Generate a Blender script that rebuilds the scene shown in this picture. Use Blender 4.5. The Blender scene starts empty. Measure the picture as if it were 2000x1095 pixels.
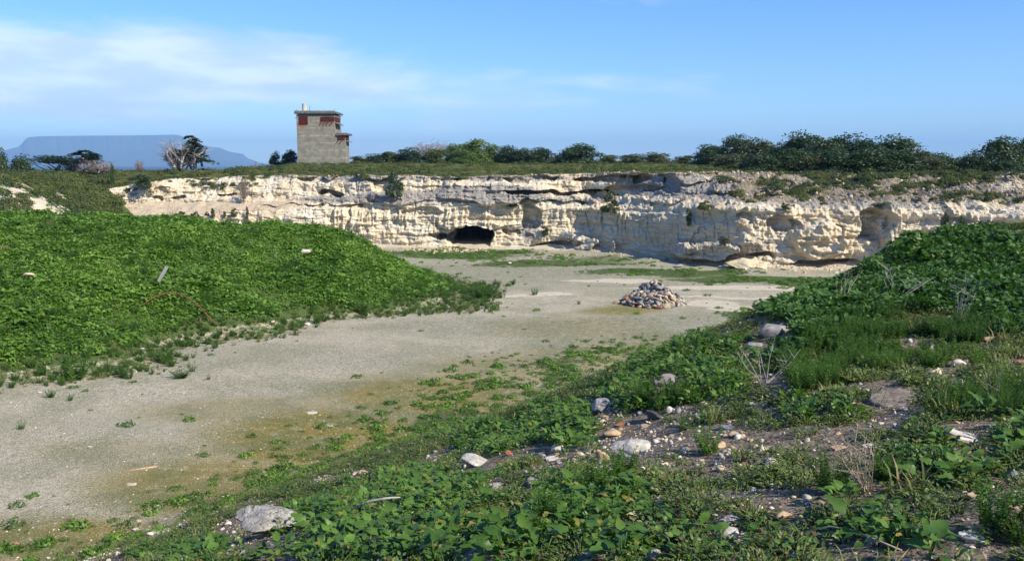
import bpy, bmesh, math
import numpy as np
from mathutils import Vector, Euler, Matrix

# ------------------------------------------------------------------ camera, sky, sun, exposure
S = bpy.context.scene
COL = S.collection
PITCH = math.radians(7.34); F = 1750.0; EYE = 8.0
cam_d = bpy.data.cameras.new('camera'); cam = bpy.data.objects.new('camera', cam_d); COL.objects.link(cam)
cam.location = (0, 0, EYE); cam.rotation_euler = (math.radians(90) - PITCH, 0, 0)
cam_d.sensor_width = 36; cam_d.lens = F / 2000 * 36; cam_d.clip_start = 0.1; cam_d.clip_end = 60000
S.camera = cam
SUN_EL, SUN_AZ = math.radians(37), math.radians(52)        # azimuth: to the right of straight behind the camera
SUNV = Vector((math.sin(SUN_AZ) * math.cos(SUN_EL), -math.cos(SUN_AZ) * math.cos(SUN_EL), math.sin(SUN_EL)))
sd = bpy.data.lights.new('sun', 'SUN'); sd.energy = 5.0; sd.angle = math.radians(0.5); sd.color = (1.0, 0.92, 0.78)
so = bpy.data.objects.new('sun', sd); COL.objects.link(so); so.rotation_euler = SUNV.to_track_quat('Z', 'Y').to_euler()
S.view_settings.view_transform = 'Standard'; S.view_settings.look = 'None'
S.view_settings.exposure = 0.60; S.view_settings.gamma = 1.0; S.view_settings.use_curve_mapping = False
S.render.engine = 'CYCLES'
S.cycles.max_bounces = 6; S.cycles.diffuse_bounces = 3; S.cycles.transmission_bounces = 4; S.cycles.volume_bounces = 0

def N(nt, kind, **kw):
    n = nt.nodes.new(kind)
    for k, v in kw.items():
        if k == 'ins':
            for a, b in v.items(): n.inputs[a].default_value = b
        else: setattr(n, k, v)
    return n
def L(nt, a, b): nt.links.new(a, b)

W = bpy.data.worlds.new('World'); S.world = W; W.use_nodes = True
nt = W.node_tree; nt.nodes.clear()
sky = N(nt, 'ShaderNodeTexSky', sky_type='NISHITA', sun_disc=False, sun_elevation=SUN_EL,
        sun_rotation=math.atan2(SUNV.x, SUNV.y), altitude=0, air_density=1.0, dust_density=0.0, ozone_density=3.0)
tc = N(nt, 'ShaderNodeTexCoord'); sep = N(nt, 'ShaderNodeSeparateXYZ'); L(nt, tc.outputs['Generated'], sep.inputs[0])
mp = N(nt, 'ShaderNodeMapping'); mp.inputs['Scale'].default_value = (2.2, 2.2, 9.5); mp.inputs['Rotation'].default_value = (0, math.radians(-3), 0)
mp.inputs['Location'].default_value = (0.37, 0.1, 0.55)
L(nt, tc.outputs['Generated'], mp.inputs[0])
n1 = N(nt, 'ShaderNodeTexNoise', ins={'Scale': 1.7, 'Detail': 8, 'Roughness': 0.56, 'Distortion': 0.35}); L(nt, mp.outputs[0], n1.inputs['Vector'])
def mr(nt, src, a, b, c=0.0, d=1.0, smooth=True):
    m = N(nt, 'ShaderNodeMapRange'); m.interpolation_type = 'SMOOTHSTEP' if smooth else 'LINEAR'
    m.inputs[1].default_value = a; m.inputs[2].default_value = b; m.inputs[3].default_value = c; m.inputs[4].default_value = d
    L(nt, src, m.inputs[0]); return m.outputs[0]
def M2(nt, op, a, b):
    m = N(nt, 'ShaderNodeMath', operation=op)
    for i, v in enumerate((a, b)):
        if v is None: continue
        if isinstance(v, (int, float)): m.inputs[i].default_value = v
        else: L(nt, v, m.inputs[i])
    return m.outputs[0]
azl = mr(nt, sep.outputs['X'], 0.14, -0.34)                     # bank of cloud to the left, thinning to the right
elev_top = mr(nt, M2(nt, 'ADD', sep.outputs['Z'], M2(nt, 'MULTIPLY', sep.outputs['X'], 0.10)), 0.138, 0.060)
elev_bot = mr(nt, sep.outputs['Z'], 0.035, 0.07)
bank_m = M2(nt, 'MULTIPLY', M2(nt, 'MULTIPLY', elev_top, elev_bot), azl)
dens = M2(nt, 'ADD', n1.outputs['Fac'], M2(nt, 'MULTIPLY', bank_m, 0.34))
dens = M2(nt, 'SUBTRACT', dens, M2(nt, 'MULTIPLY', mr(nt, sep.outputs['Z'], 0.10, 0.30), 0.10))
cl = mr(nt, dens, 0.52, 0.80, 0.0, 0.72)
n2 = N(nt, 'ShaderNodeTexNoise', ins={'Scale': 4.5, 'Detail': 6, 'Roughness': 0.5}); L(nt, mp.outputs[0], n2.inputs['Vector'])
ccol = N(nt, 'ShaderNodeMixRGB'); ccol.inputs[1].default_value = (4.9, 5.6, 6.8, 1); ccol.inputs[2].default_value = (7.0, 7.4, 7.8, 1)
L(nt, mr(nt, n2.outputs['Fac'], 0.38, 0.66), ccol.inputs[0])
hs = N(nt, 'ShaderNodeHueSaturation', ins={'Saturation': 1.18, 'Value': 1.0}); L(nt, sky.outputs[0], hs.inputs['Color'])
mx = N(nt, 'ShaderNodeMixRGB'); L(nt, cl, mx.inputs[0]); tn = N(nt, 'ShaderNodeMixRGB', blend_type='MULTIPLY', ins={0: 1.0, 2: (.66, .83, 1.16, 1)}); L(nt, hs.outputs[0], tn.inputs[1]); L(nt, tn.outputs[0], mx.inputs[1]); L(nt, ccol.outputs[0], mx.inputs[2])
bg = N(nt, 'ShaderNodeBackground', ins={'Strength': 0.112}); L(nt, mx.outputs[0], bg.inputs[0])
wo = N(nt, 'ShaderNodeOutputWorld'); L(nt, bg.outputs[0], wo.inputs[0])

# ------------------------------------------------------------------ maths helpers
CP, SP = math.cos(PITCH), math.sin(PITCH)
def at(px, py, D):
    """world point(s) at horizontal depth D seen at photograph pixel (px, py); used to measure places off the photo"""
    px = np.asarray(px, float); py = np.asarray(py, float)
    dx = (px - 1000) / F; dv = -(py - 547.5) / F
    Y = CP + dv * SP; Z = -SP + dv * CP
    return dx / Y * D, D + 0 * px, EYE + Z / Y * D
def proj(x, y, z):
    zz = z - EYE
    f = np.maximum(y * CP - zz * SP, 0.05); v = y * SP + zz * CP
    return 1000 + F * x / f, 547.5 - F * v / f
def _h(ix, iy, iz, seed):
    with np.errstate(over='ignore'):
        n = (ix.astype(np.uint32) * np.uint32(374761393) + iy.astype(np.uint32) * np.uint32(668265263)
             + iz.astype(np.uint32) * np.uint32(2147483647) + np.uint32((seed * 974634777 + 12345) & 0xffffffff))
        n = (n ^ (n >> np.uint32(13))) * np.uint32(1274126177)
        n = (n ^ (n >> np.uint32(15))) * np.uint32(2246822519)
        n = n ^ (n >> np.uint32(16))
    return n.astype(np.float64) / 4294967295.0
def vn(x, y, z=None, seed=0):
    x, y = np.broadcast_arrays(np.asarray(x, float), np.asarray(y, float))
    fx = np.floor(x); fy = np.floor(y); tx = x - fx; ty = y - fy
    tx = tx * tx * (3 - 2 * tx); ty = ty * ty * (3 - 2 * ty)
    ix = fx.astype(np.int64); iy = fy.astype(np.int64)
    if z is None:
        i0 = np.zeros_like(ix)
        a = _h(ix, iy, i0, seed); b = _h(ix + 1, iy, i0, seed); c = _h(ix, iy + 1, i0, seed); d = _h(ix + 1, iy + 1, i0, seed)
        return ((a * (1 - tx) + b * tx) * (1 - ty) + (c * (1 - tx) + d * tx) * ty) * 2 - 1
    z = np.broadcast_to(np.asarray(z, float), x.shape); fz = np.floor(z); tz = z - fz; tz = tz * tz * (3 - 2 * tz); iz = fz.astype(np.int64)
    r = []
    for k in (0, 1):
        a = _h(ix, iy, iz + k, seed); b = _h(ix + 1, iy, iz + k, seed); c = _h(ix, iy + 1, iz + k, seed); d = _h(ix + 1, iy + 1, iz + k, seed)
        r.append((a * (1 - tx) + b * tx) * (1 - ty) + (c * (1 - tx) + d * tx) * ty)
    return (r[0] * (1 - tz) + r[1] * tz) * 2 - 1
def fbm(x, y, z=None, o=4, seed=0, g=0.5, ridge=False):
    s = 0; a = 1; t = 0; f = 1
    for i in range(o):
        v = vn(x * f + i * 17.3, y * f + i * 9.1, None if z is None else z * f + i * 5.7, seed + i)
        if ridge: v = 1 - 2 * np.abs(v)
        s = s + a * v; t += a; a *= g; f *= 2.03
    return s / t
def ss(a, b, x):
    t = np.clip((x - a) / (b - a), 0, 1); return t * t * (3 - 2 * t)
def el(px, py, L_):
    """soft union of ellipses (cx, cy, rx, ry, w)"""
    m = np.zeros(np.broadcast(px, py).shape)
    for cx, cy, rx, ry, w in L_:
        d = ((px - cx) / rx) ** 2 + ((py - cy) / ry) ** 2
        m = np.maximum(m, w * np.clip(1.35 - d, 0, 1))
    return m
class TPS:
    def __init__(s, P):
        P = np.array(P, float); s.c = P[:, :2]; n = len(P)
        K = s.k(s.c, s.c); A = np.zeros((n + 3, n + 3)); A[:n, :n] = K + np.eye(n) * 0.5
        A[:n, n] = 1; A[:n, n + 1:] = s.c; A[n, :n] = 1; A[n + 1:, :n] = s.c.T
        s.w = np.linalg.solve(A, np.r_[P[:, 2], 0, 0, 0])
    def k(s, a, b):
        r2 = ((a[:, None, :] - b[None, :, :]) ** 2).sum(-1); return 0.5 * r2 * np.log(r2 + 1e-9)
    def __call__(s, x, y):
        x, y = np.broadcast_arrays(np.asarray(x, float), np.asarray(y, float)); out = np.empty(x.size); P = np.c_[x.ravel(), y.ravel()]
        for i in range(0, len(P), 60000):
            q = P[i:i + 60000]; out[i:i + 60000] = s.k(q, s.c) @ s.w[:-3] + s.w[-3] + q @ s.w[-2:]
        return out.reshape(x.shape)
def smax(a, b, k):
    h = np.clip(0.5 + 0.5 * (a - b) / k, 0, 1); return b * (1 - h) + a * h + k * h * (1 - h)

# ------------------------------------------------------------------ the lie of the land
def P3(px, py, D):
    x, y, z = at(px, py, D); return (float(x), float(y), float(z))
bank = TPS([P3(*a) for a in [
    (1000, 1095, 5.0), (1000, 1000, 6.9), (1000, 905, 10), (1000, 852, 14), (1000, 806, 21), (500, 1095, 6.8), (515, 1040, 9.0), (700, 985, 10.5), (760, 1095, 5.8),
    (300, 1095, 12.5), (400, 1030, 14), (620, 940, 16), (800, 880, 17), (1290, 740, 12), (1480, 655, 14), (1160, 792, 13), (1640, 570, 17), (1750, 500, 22),
    (2000, 462, 22), (1500, 1095, 4.6), (2000, 1095, 3.9), (1500, 800, 9), (1500, 720, 12), (2000, 800, 7.5), (2000, 650, 12), (2000, 540, 17), (1750, 610, 14),
    (1750, 750, 9.5), (1250, 900, 7.8), (1250, 990, 6.0), (1700, 900, 6.3), (1280, 830, 10)]] +
    [(0, 0, 6.3), (4, 27, 0.4), (10, 30, 0.2), (16, 33, 1.0), (8, 24, 2.6), (0, 31, -.3), (5, 35, -.3), (12, 40, -.6), (-8.6, 17.6, 0), (-7, 21, -.1), (-4, 25, -.1), (-12, 14, 0), (-16, 8, 0), (-12, 20, -1.5),
     (-10, 30, -2.5), (-20, 15, -1.5), (20, 45, -1.5), (35, 48, -1.5), (25, 33, 3), (20, 22, 6.5), (40, 18, 7), (45, 33, 5), (60, 0, 7.2), (10, -6, 6.8), (0, -12, 6.9),
     (-8, -4, 5.2), (-18, -2, 2.5), (-10, 4, 3.2), (-25, -15, 4), (25, -20, 7.2)])
mound = TPS([P3(*a) for a in [
    (0, 745, 32.6), (-250, 800, 29.5), (150, 730, 33.8), (300, 705, 36), (500, 652, 42), (700, 622, 46.5), (870, 602, 50), (960, 582, 54),
    (0, 425, 50), (-250, 425, 48), (150, 424, 52), (300, 433, 54), (430, 438, 55), (560, 446, 55), (640, 458, 55.5), (700, 478, 56), (800, 527, 56), (860, 562, 56),
    (300, 570, 43), (300, 500, 47.5), (0, 600, 37), (0, 500, 42.5), (500, 540, 48), (500, 480, 52), (680, 540, 51.5), (-250, 560, 38), (150, 640, 37), (600, 600, 46.5)]] +
    [(-30, 66, 0.5), (-15, 66, 0), (-5, 63, 0), (-45, 64, 2), (2, 56, -.3), (2, 50, -1), (-8, 46, -1), (-14, 38, -.9), (-20, 30, -1.2), (-30, 26, -1.5), (-60, 50, 5), (-60, 30, 1)])
U_K = [60, 180, 300, 500, 700, 900, 1050, 1140, 1200, 1300, 1400, 1455, 1500, 1600, 1735, 1800, 1900, 2000, 2200]
D_K = [90, 90, 90, 89, 88, 86, 85, 84, 81, 76.5, 72, 70.2, 70, 69.3, 68, 67.3, 65.5, 64, 60]
def Dbase(u): return np.interp(u, U_K, D_K)
_u = np.linspace(-200, 2600, 2801); _x = (_u - 1000) / F * Dbase(_u)
def u_of_x(x): return np.interp(x, _x, _u)
LIP_U = [60, 150, 200, 260, 330, 450, 600, 750, 900, 1000, 1200, 1350, 1500, 1700, 1900, 2000, 2200]
LIP_Y = [372, 372, 366, 356, 350, 344, 345, 342, 345, 342, 339, 336, 340, 346, 346, 343, 340]
def lipz(u):
    d = Dbase(u) + np.interp(u, [0, 1400, 1500, 3000], [4, 4, 9, 9]); return at(u, np.interp(u, LIP_U, LIP_Y), d)[2]
def plateau(x, y):
    u = u_of_x(x); yc = Dbase(u); back = np.interp(u, [0, 600, 800, 850, 985, 1035, 1380, 1480, 3000], [7, 7, 7, 14, 14, 7, 8, 13, 13])
    r_ = x / np.maximum(y, 30)
    P = 7.0 + (.95 * ss(-.31, -.24, r_) - .25 * ss(-.24, -.31, r_)) * ss(100, 148, y) + .1 * ss(-.4, -.3, r_)
    P = P + 1.0 * np.exp(-(np.maximum(np.abs(x + 32) - 4, 0) / 7) ** 2 - ((y - 98) / 6) ** 2)
    P = P - (P + 8) * np.maximum(ss(260, 1200, y), ss(-.243, -.262, r_) * ss(116, 320, y))
    t = ss(yc + back - 1, yc + back + 9, y)
    return lipz(u) * (1 - t) + P * t, y - (yc + back)
def H(x, y, detail=True):
    x, y = np.broadcast_arrays(np.asarray(x, float), np.asarray(y, float))
    fl = 0.05 * fbm(x * .15, y * .15, o=3, seed=3)
    u = u_of_x(x); yc = Dbase(u)
    berm = np.interp(u, [600, 1000, 1090, 1150, 1250, 1330, 1400, 1460, 1520, 1600, 1650, 1700, 1760, 1900], [.5, .4, .5, 1.0, .5, .25, .5, 1.3, .6, .25, .6, 1.0, .3, .3])
    dd = yc + 0.5 - y
    fl = fl + berm * np.exp(-np.clip(dd, 0, 50) / 1.6) * (1 + .35 * fbm(x * .8, y * .8, o=3, seed=8)) * (dd > -9)
    b = np.clip(bank(x, y), -2, 7.2); wb = (y < 62) & (y > -60)
    b = np.where(wb, b, -2)
    b = b * ss(62, 50, y) - 2 * (1 - ss(62, 50, y))
    m = np.where((y > 20) & (y < 72) & (x < 6), np.clip(mound(x, y), -2, 6.5), -2)
    m = np.where(y > 60, m - (y - 60) * .6, m)
    if detail:
        b = b + (b > -1.5) * (0.09 * fbm(x * .9, y * .9, o=4, seed=21)); m = m + 0.32 * fbm(x * .4, y * .4, o=4, seed=31)
    z = smax(smax(fl, b, .35), m, .35)
    # vegetated west side of the quarry
    base = -33.5 + 4.5 * ss(88, 62, y) + 1.8 * fbm(y * .12, y * 0, o=2, seed=41)
    t = ss(0, 1, (base - x) / 12.0) * ss(52, 66, y)
    Pz, behind = plateau(x, y)
    west = np.where(y < yc + 3, 7.0, Pz)
    gul = 0.7 * fbm(x * .18, y * .35, o=3, seed=43) * t * (1 - t) * 4
    z = z * (1 - t) + west * t + gul
    k = ss(-3.0, 0.0, behind)
    z = z * (1 - k) + Pz * k
    far = ss(45, 75, np.abs(x)) * (y < 60)
    z = z * (1 - far) + 7.2 * far
    z = np.where(y < -20, z * (1 - ss(-20, -45, y)) + 7.2 * ss(-20, -45, y), z)
    if detail: z = z + 0.22 * fbm(x * .3, y * .3, o=4, seed=51) * k * ss(400, 200, np.abs(y))
    return z
def hit(px, py, lo=3.0, hi=90.0):
    px = np.atleast_1d(np.asarray(px, float)); py = np.atleast_1d(np.asarray(py, float))
    x1, _, z1 = at(px, py, 1.0); sl = z1 - EYE
    ts = np.geomspace(lo, hi, 420); X = x1[:, None] * ts; Y = np.broadcast_to(ts, X.shape); g = H(X, Y) - (EYE + sl[:, None] * ts)
    i = np.argmax(g > 0, axis=1); i = np.where(i == 0, len(ts) - 1, i)
    a = g[np.arange(len(px)), i - 1]; b = g[np.arange(len(px)), i]; f = np.clip(-a / np.where(b - a == 0, 1, b - a), 0, 1)
    t = ts[i - 1] * (1 - f) + ts[i] * f
    return x1 * t, t, H(x1 * t, t)

# ------------------------------------------------------------------ object helpers
def tag(o, label=None, cat=None, group=None, kind=None):
    for k, v in (('label', label), ('category', cat), ('group', group), ('kind', kind)):
        if v: o[k] = v
    return o
def mesh(name, V, Fc, mat=None, attrs=None, smooth=False, mats=None, mi=None):
    me = bpy.data.meshes.new(name)
    V = np.asarray(V, np.float32).reshape(-1, 3)
    if isinstance(Fc, np.ndarray):
        n, k = Fc.shape
        me.vertices.add(len(V)); me.vertices.foreach_set('co', V.ravel())
        me.loops.add(n * k); me.loops.foreach_set('vertex_index', Fc.astype(np.int32).ravel())
        me.polygons.add(n); me.polygons.foreach_set('loop_start', np.arange(0, n * k, k, dtype=np.int32))
        me.update(calc_edges=True)
    else:
        me.from_pydata([tuple(map(float, v)) for v in V], [], [tuple(map(int, f)) for f in Fc]); me.update()
    for m in (mats or ([mat] if mat else [])): me.materials.append(m)
    if mi is not None: me.polygons.foreach_set('material_index', np.asarray(mi, np.int32))
    if smooth: me.polygons.foreach_set('use_smooth', np.ones(len(me.polygons), bool))
    for k, v in (attrs or {}).items():
        a = me.attributes.new(k, 'FLOAT', 'POINT'); a.data.foreach_set('value', np.asarray(v, np.float32).ravel())
    return me
def ob(name, me, parent=None, loc=None, rot=None, scl=None):
    o = bpy.data.objects.new(name, me); COL.objects.link(o)
    if parent: o.parent = parent
    if loc is not None: o.location = [float(a) for a in loc]
    if rot is not None: o.rotation_euler = [float(a) for a in rot]
    if scl is not None: o.scale = [float(a) for a in scl]
    return o
def empty(name, loc, rz=0):
    return ob(name, None, loc=loc, rot=(0, 0, rz))
class MB:
    """collects boxes and tapered tubes into one mesh"""
    def __init__(s): s.V = []; s.F = []
    def add(s, V, Fc):
        n = len(s.V); s.V += [tuple(v) for v in V]; s.F += [tuple(i + n for i in f) for f in Fc]
    def box(s, c, d, rot=None, taper=1.0):
        cx, cy, cz = c; a, b, h = d[0] / 2, d[1] / 2, d[2] / 2
        V = [Vector((x * a * (taper if z > 0 else 1), y * b * (taper if z > 0 else 1), z * h)) for z in (-1, 1) for x, y in ((-1, -1), (1, -1), (1, 1), (-1, 1))]
        if rot: m = Euler(rot).to_matrix(); V = [m @ v for v in V]
        s.add([(v.x + cx, v.y + cy, v.z + cz) for v in V], [(3, 2, 1, 0), (4, 5, 6, 7), (0, 1, 5, 4), (1, 2, 6, 5), (2, 3, 7, 6), (3, 0, 4, 7)])
    def tube(s, pts, rad, n=6):
        pts = [Vector(p) for p in pts]; rings = []
        if not hasattr(rad, '__len__'): rad = [rad] * len(pts)
        for i, p in enumerate(pts):
            t = (pts[min(i + 1, len(pts) - 1)] - pts[max(i - 1, 0)]).normalized()
            a = t.cross(Vector((0.31, 0.2, 1)) if abs(t.z) < .9 else Vector((1, 0.1, 0))).normalized(); b = t.cross(a)
            rings.append([p + (a * math.cos(k * 2 * math.pi / n) + b * math.sin(k * 2 * math.pi / n)) * rad[i] for k in range(n)])
        V = [v for r in rings for v in r]; Fc = []
        for i in range(len(pts) - 1):
            for k in range(n): Fc.append((i * n + k, i * n + (k + 1) % n, (i + 1) * n + (k + 1) % n, (i + 1) * n + k))
        Fc += [tuple(range(n - 1, -1, -1)), tuple(range((len(pts) - 1) * n, len(pts) * n))]
        s.add(V, Fc)
    def me(s, name, mat, smooth=False): return mesh(name, s.V, s.F, mat, smooth=smooth)

# ------------------------------------------------------------------ materials
def mat_new(name):
    m = bpy.data.materials.new(name); m.use_nodes = True; nt = m.node_tree; nt.nodes.clear()
    out = N(nt, 'ShaderNodeOutputMaterial'); b = N(nt, 'ShaderNodeBsdfPrincipled'); b.inputs['Roughness'].default_value = .85
    b.inputs['Specular IOR Level'].default_value = .25
    L(nt, b.outputs[0], out.inputs[0]); return m, nt, b, out
def attr(nt, n): return N(nt, 'ShaderNodeAttribute', attribute_name=n).outputs['Fac']
def noise(nt, sc, det=4, ro=.55, vec=None, out='Fac'):
    n = N(nt, 'ShaderNodeTexNoise', ins={'Scale': sc, 'Detail': det, 'Roughness': ro})
    if vec is not None: L(nt, vec, n.inputs['Vector'])
    return n.outputs[out]
def mixc(nt, f, a, b, mode='MIX'):
    m = N(nt, 'ShaderNodeMixRGB', blend_type=mode)
    for i, v in enumerate((f, a, b)):
        if isinstance(v, (tuple, list)): m.inputs[i].default_value = (*v, 1)
        elif isinstance(v, (int, float)): m.inputs[i].default_value = v
        else: L(nt, v, m.inputs[i])
    return m.outputs[0]
def pos(nt, sc=(1, 1, 1)):
    g = N(nt, 'ShaderNodeNewGeometry'); m = N(nt, 'ShaderNodeMapping'); m.inputs['Scale'].default_value = sc; L(nt, g.outputs['Position'], m.inputs[0]); return m.outputs[0]
def bump(nt, b, h, st, dist):
    n = N(nt, 'ShaderNodeBump', ins={'Strength': st, 'Distance': dist}); L(nt, h, n.inputs['Height']); L(nt, n.outputs[0], b.inputs['Normal'])

def ground_mat():
    m, nt, b, out = mat_new('ground')
    p = pos(nt)
    n_big = noise(nt, .35, 5, .6, p); n_mid = noise(nt, 2.2, 6, .65, p); n_f = noise(nt, 14, 4, .7, p); n_ff = noise(nt, 60, 3, .7, p)
    c = mixc(nt, mr(nt, n_mid, .35, .65), (.50, .43, .28), (.62, .545, .385))
    c = mixc(nt, mr(nt, n_big, .44, .6, 0, .6), c, (.27, .265, .13))                    # thin green film on the chalk
    c = mixc(nt, M2(nt, 'MULTIPLY', attr(nt, 'film'), mr(nt, n_mid, .3, .6)), c, (.21, .225, .115))
    # dark and pale grit
    v = N(nt, 'ShaderNodeTexVoronoi', ins={'Scale': 16.0}); L(nt, p, v.inputs['Vector'])
    vd = mr(nt, v.outputs['Distance'], .12, .3, 1, 0); rnd = N(nt, 'ShaderNodeSeparateColor'); L(nt, v.outputs['Color'], rnd.inputs[0])
    c = mixc(nt, M2(nt, 'MULTIPLY', vd, mr(nt, rnd.outputs[0], .62, .7)), c, (.62, .59, .5))
    c = mixc(nt, M2(nt, 'MULTIPLY', vd, mr(nt, rnd.outputs[1], .7, .78, 0, .8)), c, (.16, .14, .11))
    c = mixc(nt, mr(nt, n_f, .48, .62, 0, .62), c, (.19, .18, .125))
    n_s = noise(nt, 5.5, 5, .75, p); c = mixc(nt, mr(nt, n_s, .5, .68, 0, .6), c, (.21, .205, .135)); c = mixc(nt, mr(nt, n_s, .5, .36, 0, .55), c, (.66, .60, .46))
    n_g = noise(nt, 28, 3, .8, p); c = mixc(nt, mr(nt, n_g, .5, .6, 0, .5), c, (.14, .125, .09)); c = mixc(nt, mr(nt, n_g, .48, .38, 0, .6), c, (.60, .57, .49))
    # ochre moss
    mo = M2(nt, 'MULTIPLY', attr(nt, 'moss'), mr(nt, M2(nt, 'ADD', M2(nt, 'MULTIPLY', n_mid, .6), M2(nt, 'MULTIPLY', n_f, .4)),   .30, .52))
    mc = mixc(nt, mr(nt, n_big, .4, .6), (.25, .19, .025), (.16, .155, .03))
    c = mixc(nt, M2(nt, 'MULTIPLY', mo, .92), c, mc)
    c = mixc(nt, mr(nt, n_g, .5, .6, 0, .45), c, (.10, .085, .04)); c = mixc(nt, mr(nt, n_g, .46, .36, 0, .5), c, (.50, .47, .34)); c = mixc(nt, mr(nt, n_f, .55, .66, 0, .4), c, (.13, .125, .05))
    # short green growth
    gr = mr(nt, M2(nt, 'ADD', attr(nt, 'green'), M2(nt, 'MULTIPLY', M2(nt, 'SUBTRACT', M2(nt, 'ADD', M2(nt, 'MULTIPLY', n_s, .5), M2(nt, 'MULTIPLY', n_mid, .5)), .5), 2.0)), .38, .68)
    c = mixc(nt, gr, c, mixc(nt, mr(nt, n_f, .4, .6), (.045, .075, .02), (.10, .14, .035)))
    # bare chalk sand
    sa = mr(nt, M2(nt, 'ADD', attr(nt, 'sand'), M2(nt, 'MULTIPLY', M2(nt, 'SUBTRACT', n_mid, .5), .5)), .35, .6)
    c = mixc(nt, sa, c, mixc(nt, mr(nt, n_mid, .35, .65), (.52, .44, .31), (.62, .55, .42)))
    # dark litter soil of the bank
    so_ = mr(nt, M2(nt, 'ADD', attr(nt, 'soil'), M2(nt, 'MULTIPLY', M2(nt, 'SUBTRACT', n_mid, .5), .35)), .35, .6)
    sc = mixc(nt, mr(nt, n_f, .35, .65), (.085, .06, .04), (.31, .245, .17))
    v2 = N(nt, 'ShaderNodeTexVoronoi', ins={'Scale': 48.0}); L(nt, p, v2.inputs['Vector']); r2 = N(nt, 'ShaderNodeSeparateColor'); L(nt, v2.outputs['Color'], r2.inputs[0])
    sc = mixc(nt, M2(nt, 'MULTIPLY', mr(nt, v2.outputs['Distance'], .2, .42, 1, 0), mr(nt, r2.outputs[0], .66, .72)), sc, (.42, .37, .31))
    c = mixc(nt, so_, c, sc)
    L(nt, c, b.inputs['Base Color'])
    hh = M2(nt, 'ADD', M2(nt, 'MULTIPLY', n_f, .6), M2(nt, 'MULTIPLY', vd, .35)); hh = M2(nt, 'ADD', hh, M2(nt, 'MULTIPLY', n_ff, .3))
    bump(nt, b, hh, 1.0, .07); b.inputs['Roughness'].default_value = .95
    return m
def cliff_mat():
    m, nt, b, out = mat_new('limestone')
    p = pos(nt); ps = pos(nt, (.35, .35, 3.2)); pv = pos(nt, (3.0, 3.0, .45))
    nb = noise(nt, .5, 5, .6, p); ns = noise(nt, 1.3, 6, .65, ps); nf = noise(nt, 7, 5, .7, p); nv = noise(nt, 1.6, 4, .6, pv)
    c = mixc(nt, mr(nt, nb, .36, .62), (.68, .565, .38), (.77, .69, .53))
    c = mixc(nt, mr(nt, ns, .52, .68, 0, .65), c, (.50, .34, .17))
    c = mixc(nt, mr(nt, nf, .58, .76, 0, .35), c, (.44, .31, .17))
    g = mr(nt, M2(nt, 'ADD', attr(nt, 'grey'), M2(nt, 'MULTIPLY', M2(nt, 'SUBTRACT', M2(nt, 'ADD', M2(nt, 'MULTIPLY', nv, .6), M2(nt, 'MULTIPLY', nf, .4)), .5), 1.3)), .30, .60)
    gc = mixc(nt, mr(nt, nf, .38, .62), (.185, .175, .165), (.40, .375, .33))
    c = mixc(nt, M2(nt, 'MULTIPLY', g, .88), c, gc)
    s = mr(nt, attr(nt, 'sand'), .3, .7)
    c = mixc(nt, s, c, mixc(nt, mr(nt, nf, .4, .6), (.55, .43, .28), (.63, .52, .37)))
    sc = mr(nt, M2(nt, 'ADD', attr(nt, 'soil'), M2(nt, 'MULTIPLY', M2(nt, 'SUBTRACT', nf, .5), .8)), .4, .62)
    c = mixc(nt, sc, c, mixc(nt, mr(nt, nb, .4, .6), (.19, .16, .115), (.36, .30, .21)))
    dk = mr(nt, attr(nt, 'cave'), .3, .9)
    c = mixc(nt, dk, c, (.07, .042, .03))  # shade of the cave painted into the rock colour, darker where the recess deepens
    L(nt, c, b.inputs['Base Color'])
    vw = N(nt, 'ShaderNodeTexVoronoi', feature='DISTANCE_TO_EDGE', ins={'Scale': 1.15}); wv = mixc(nt, .35, pos(nt, (1, 1, 1.9)), noise(nt, 1.6, 3, .6, p, 'Color'), 'ADD'); L(nt, wv, vw.inputs['Vector'])
    ck = mr(nt, vw.outputs['Distance'], .0, .05, 1, 0); ck = M2(nt, 'MULTIPLY', ck, mr(nt, nb, .42, .56)); c = mixc(nt, M2(nt, 'MULTIPLY', ck, .32), c, (.30, .22, .14)); L(nt, c, b.inputs['Base Color'])
    h = M2(nt, 'ADD', M2(nt, 'MULTIPLY', ns, .8), M2(nt, 'MULTIPLY', nf, .5)); h = M2(nt, 'ADD', h, M2(nt, 'MULTIPLY', noise(nt, 22, 4, .7, p), .22)); h = M2(nt, 'SUBTRACT', h, M2(nt, 'MULTIPLY', ck, .28))
    bump(nt, b, h, .9, .28); b.inputs['Roughness'].default_value = .95
    return m
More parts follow.
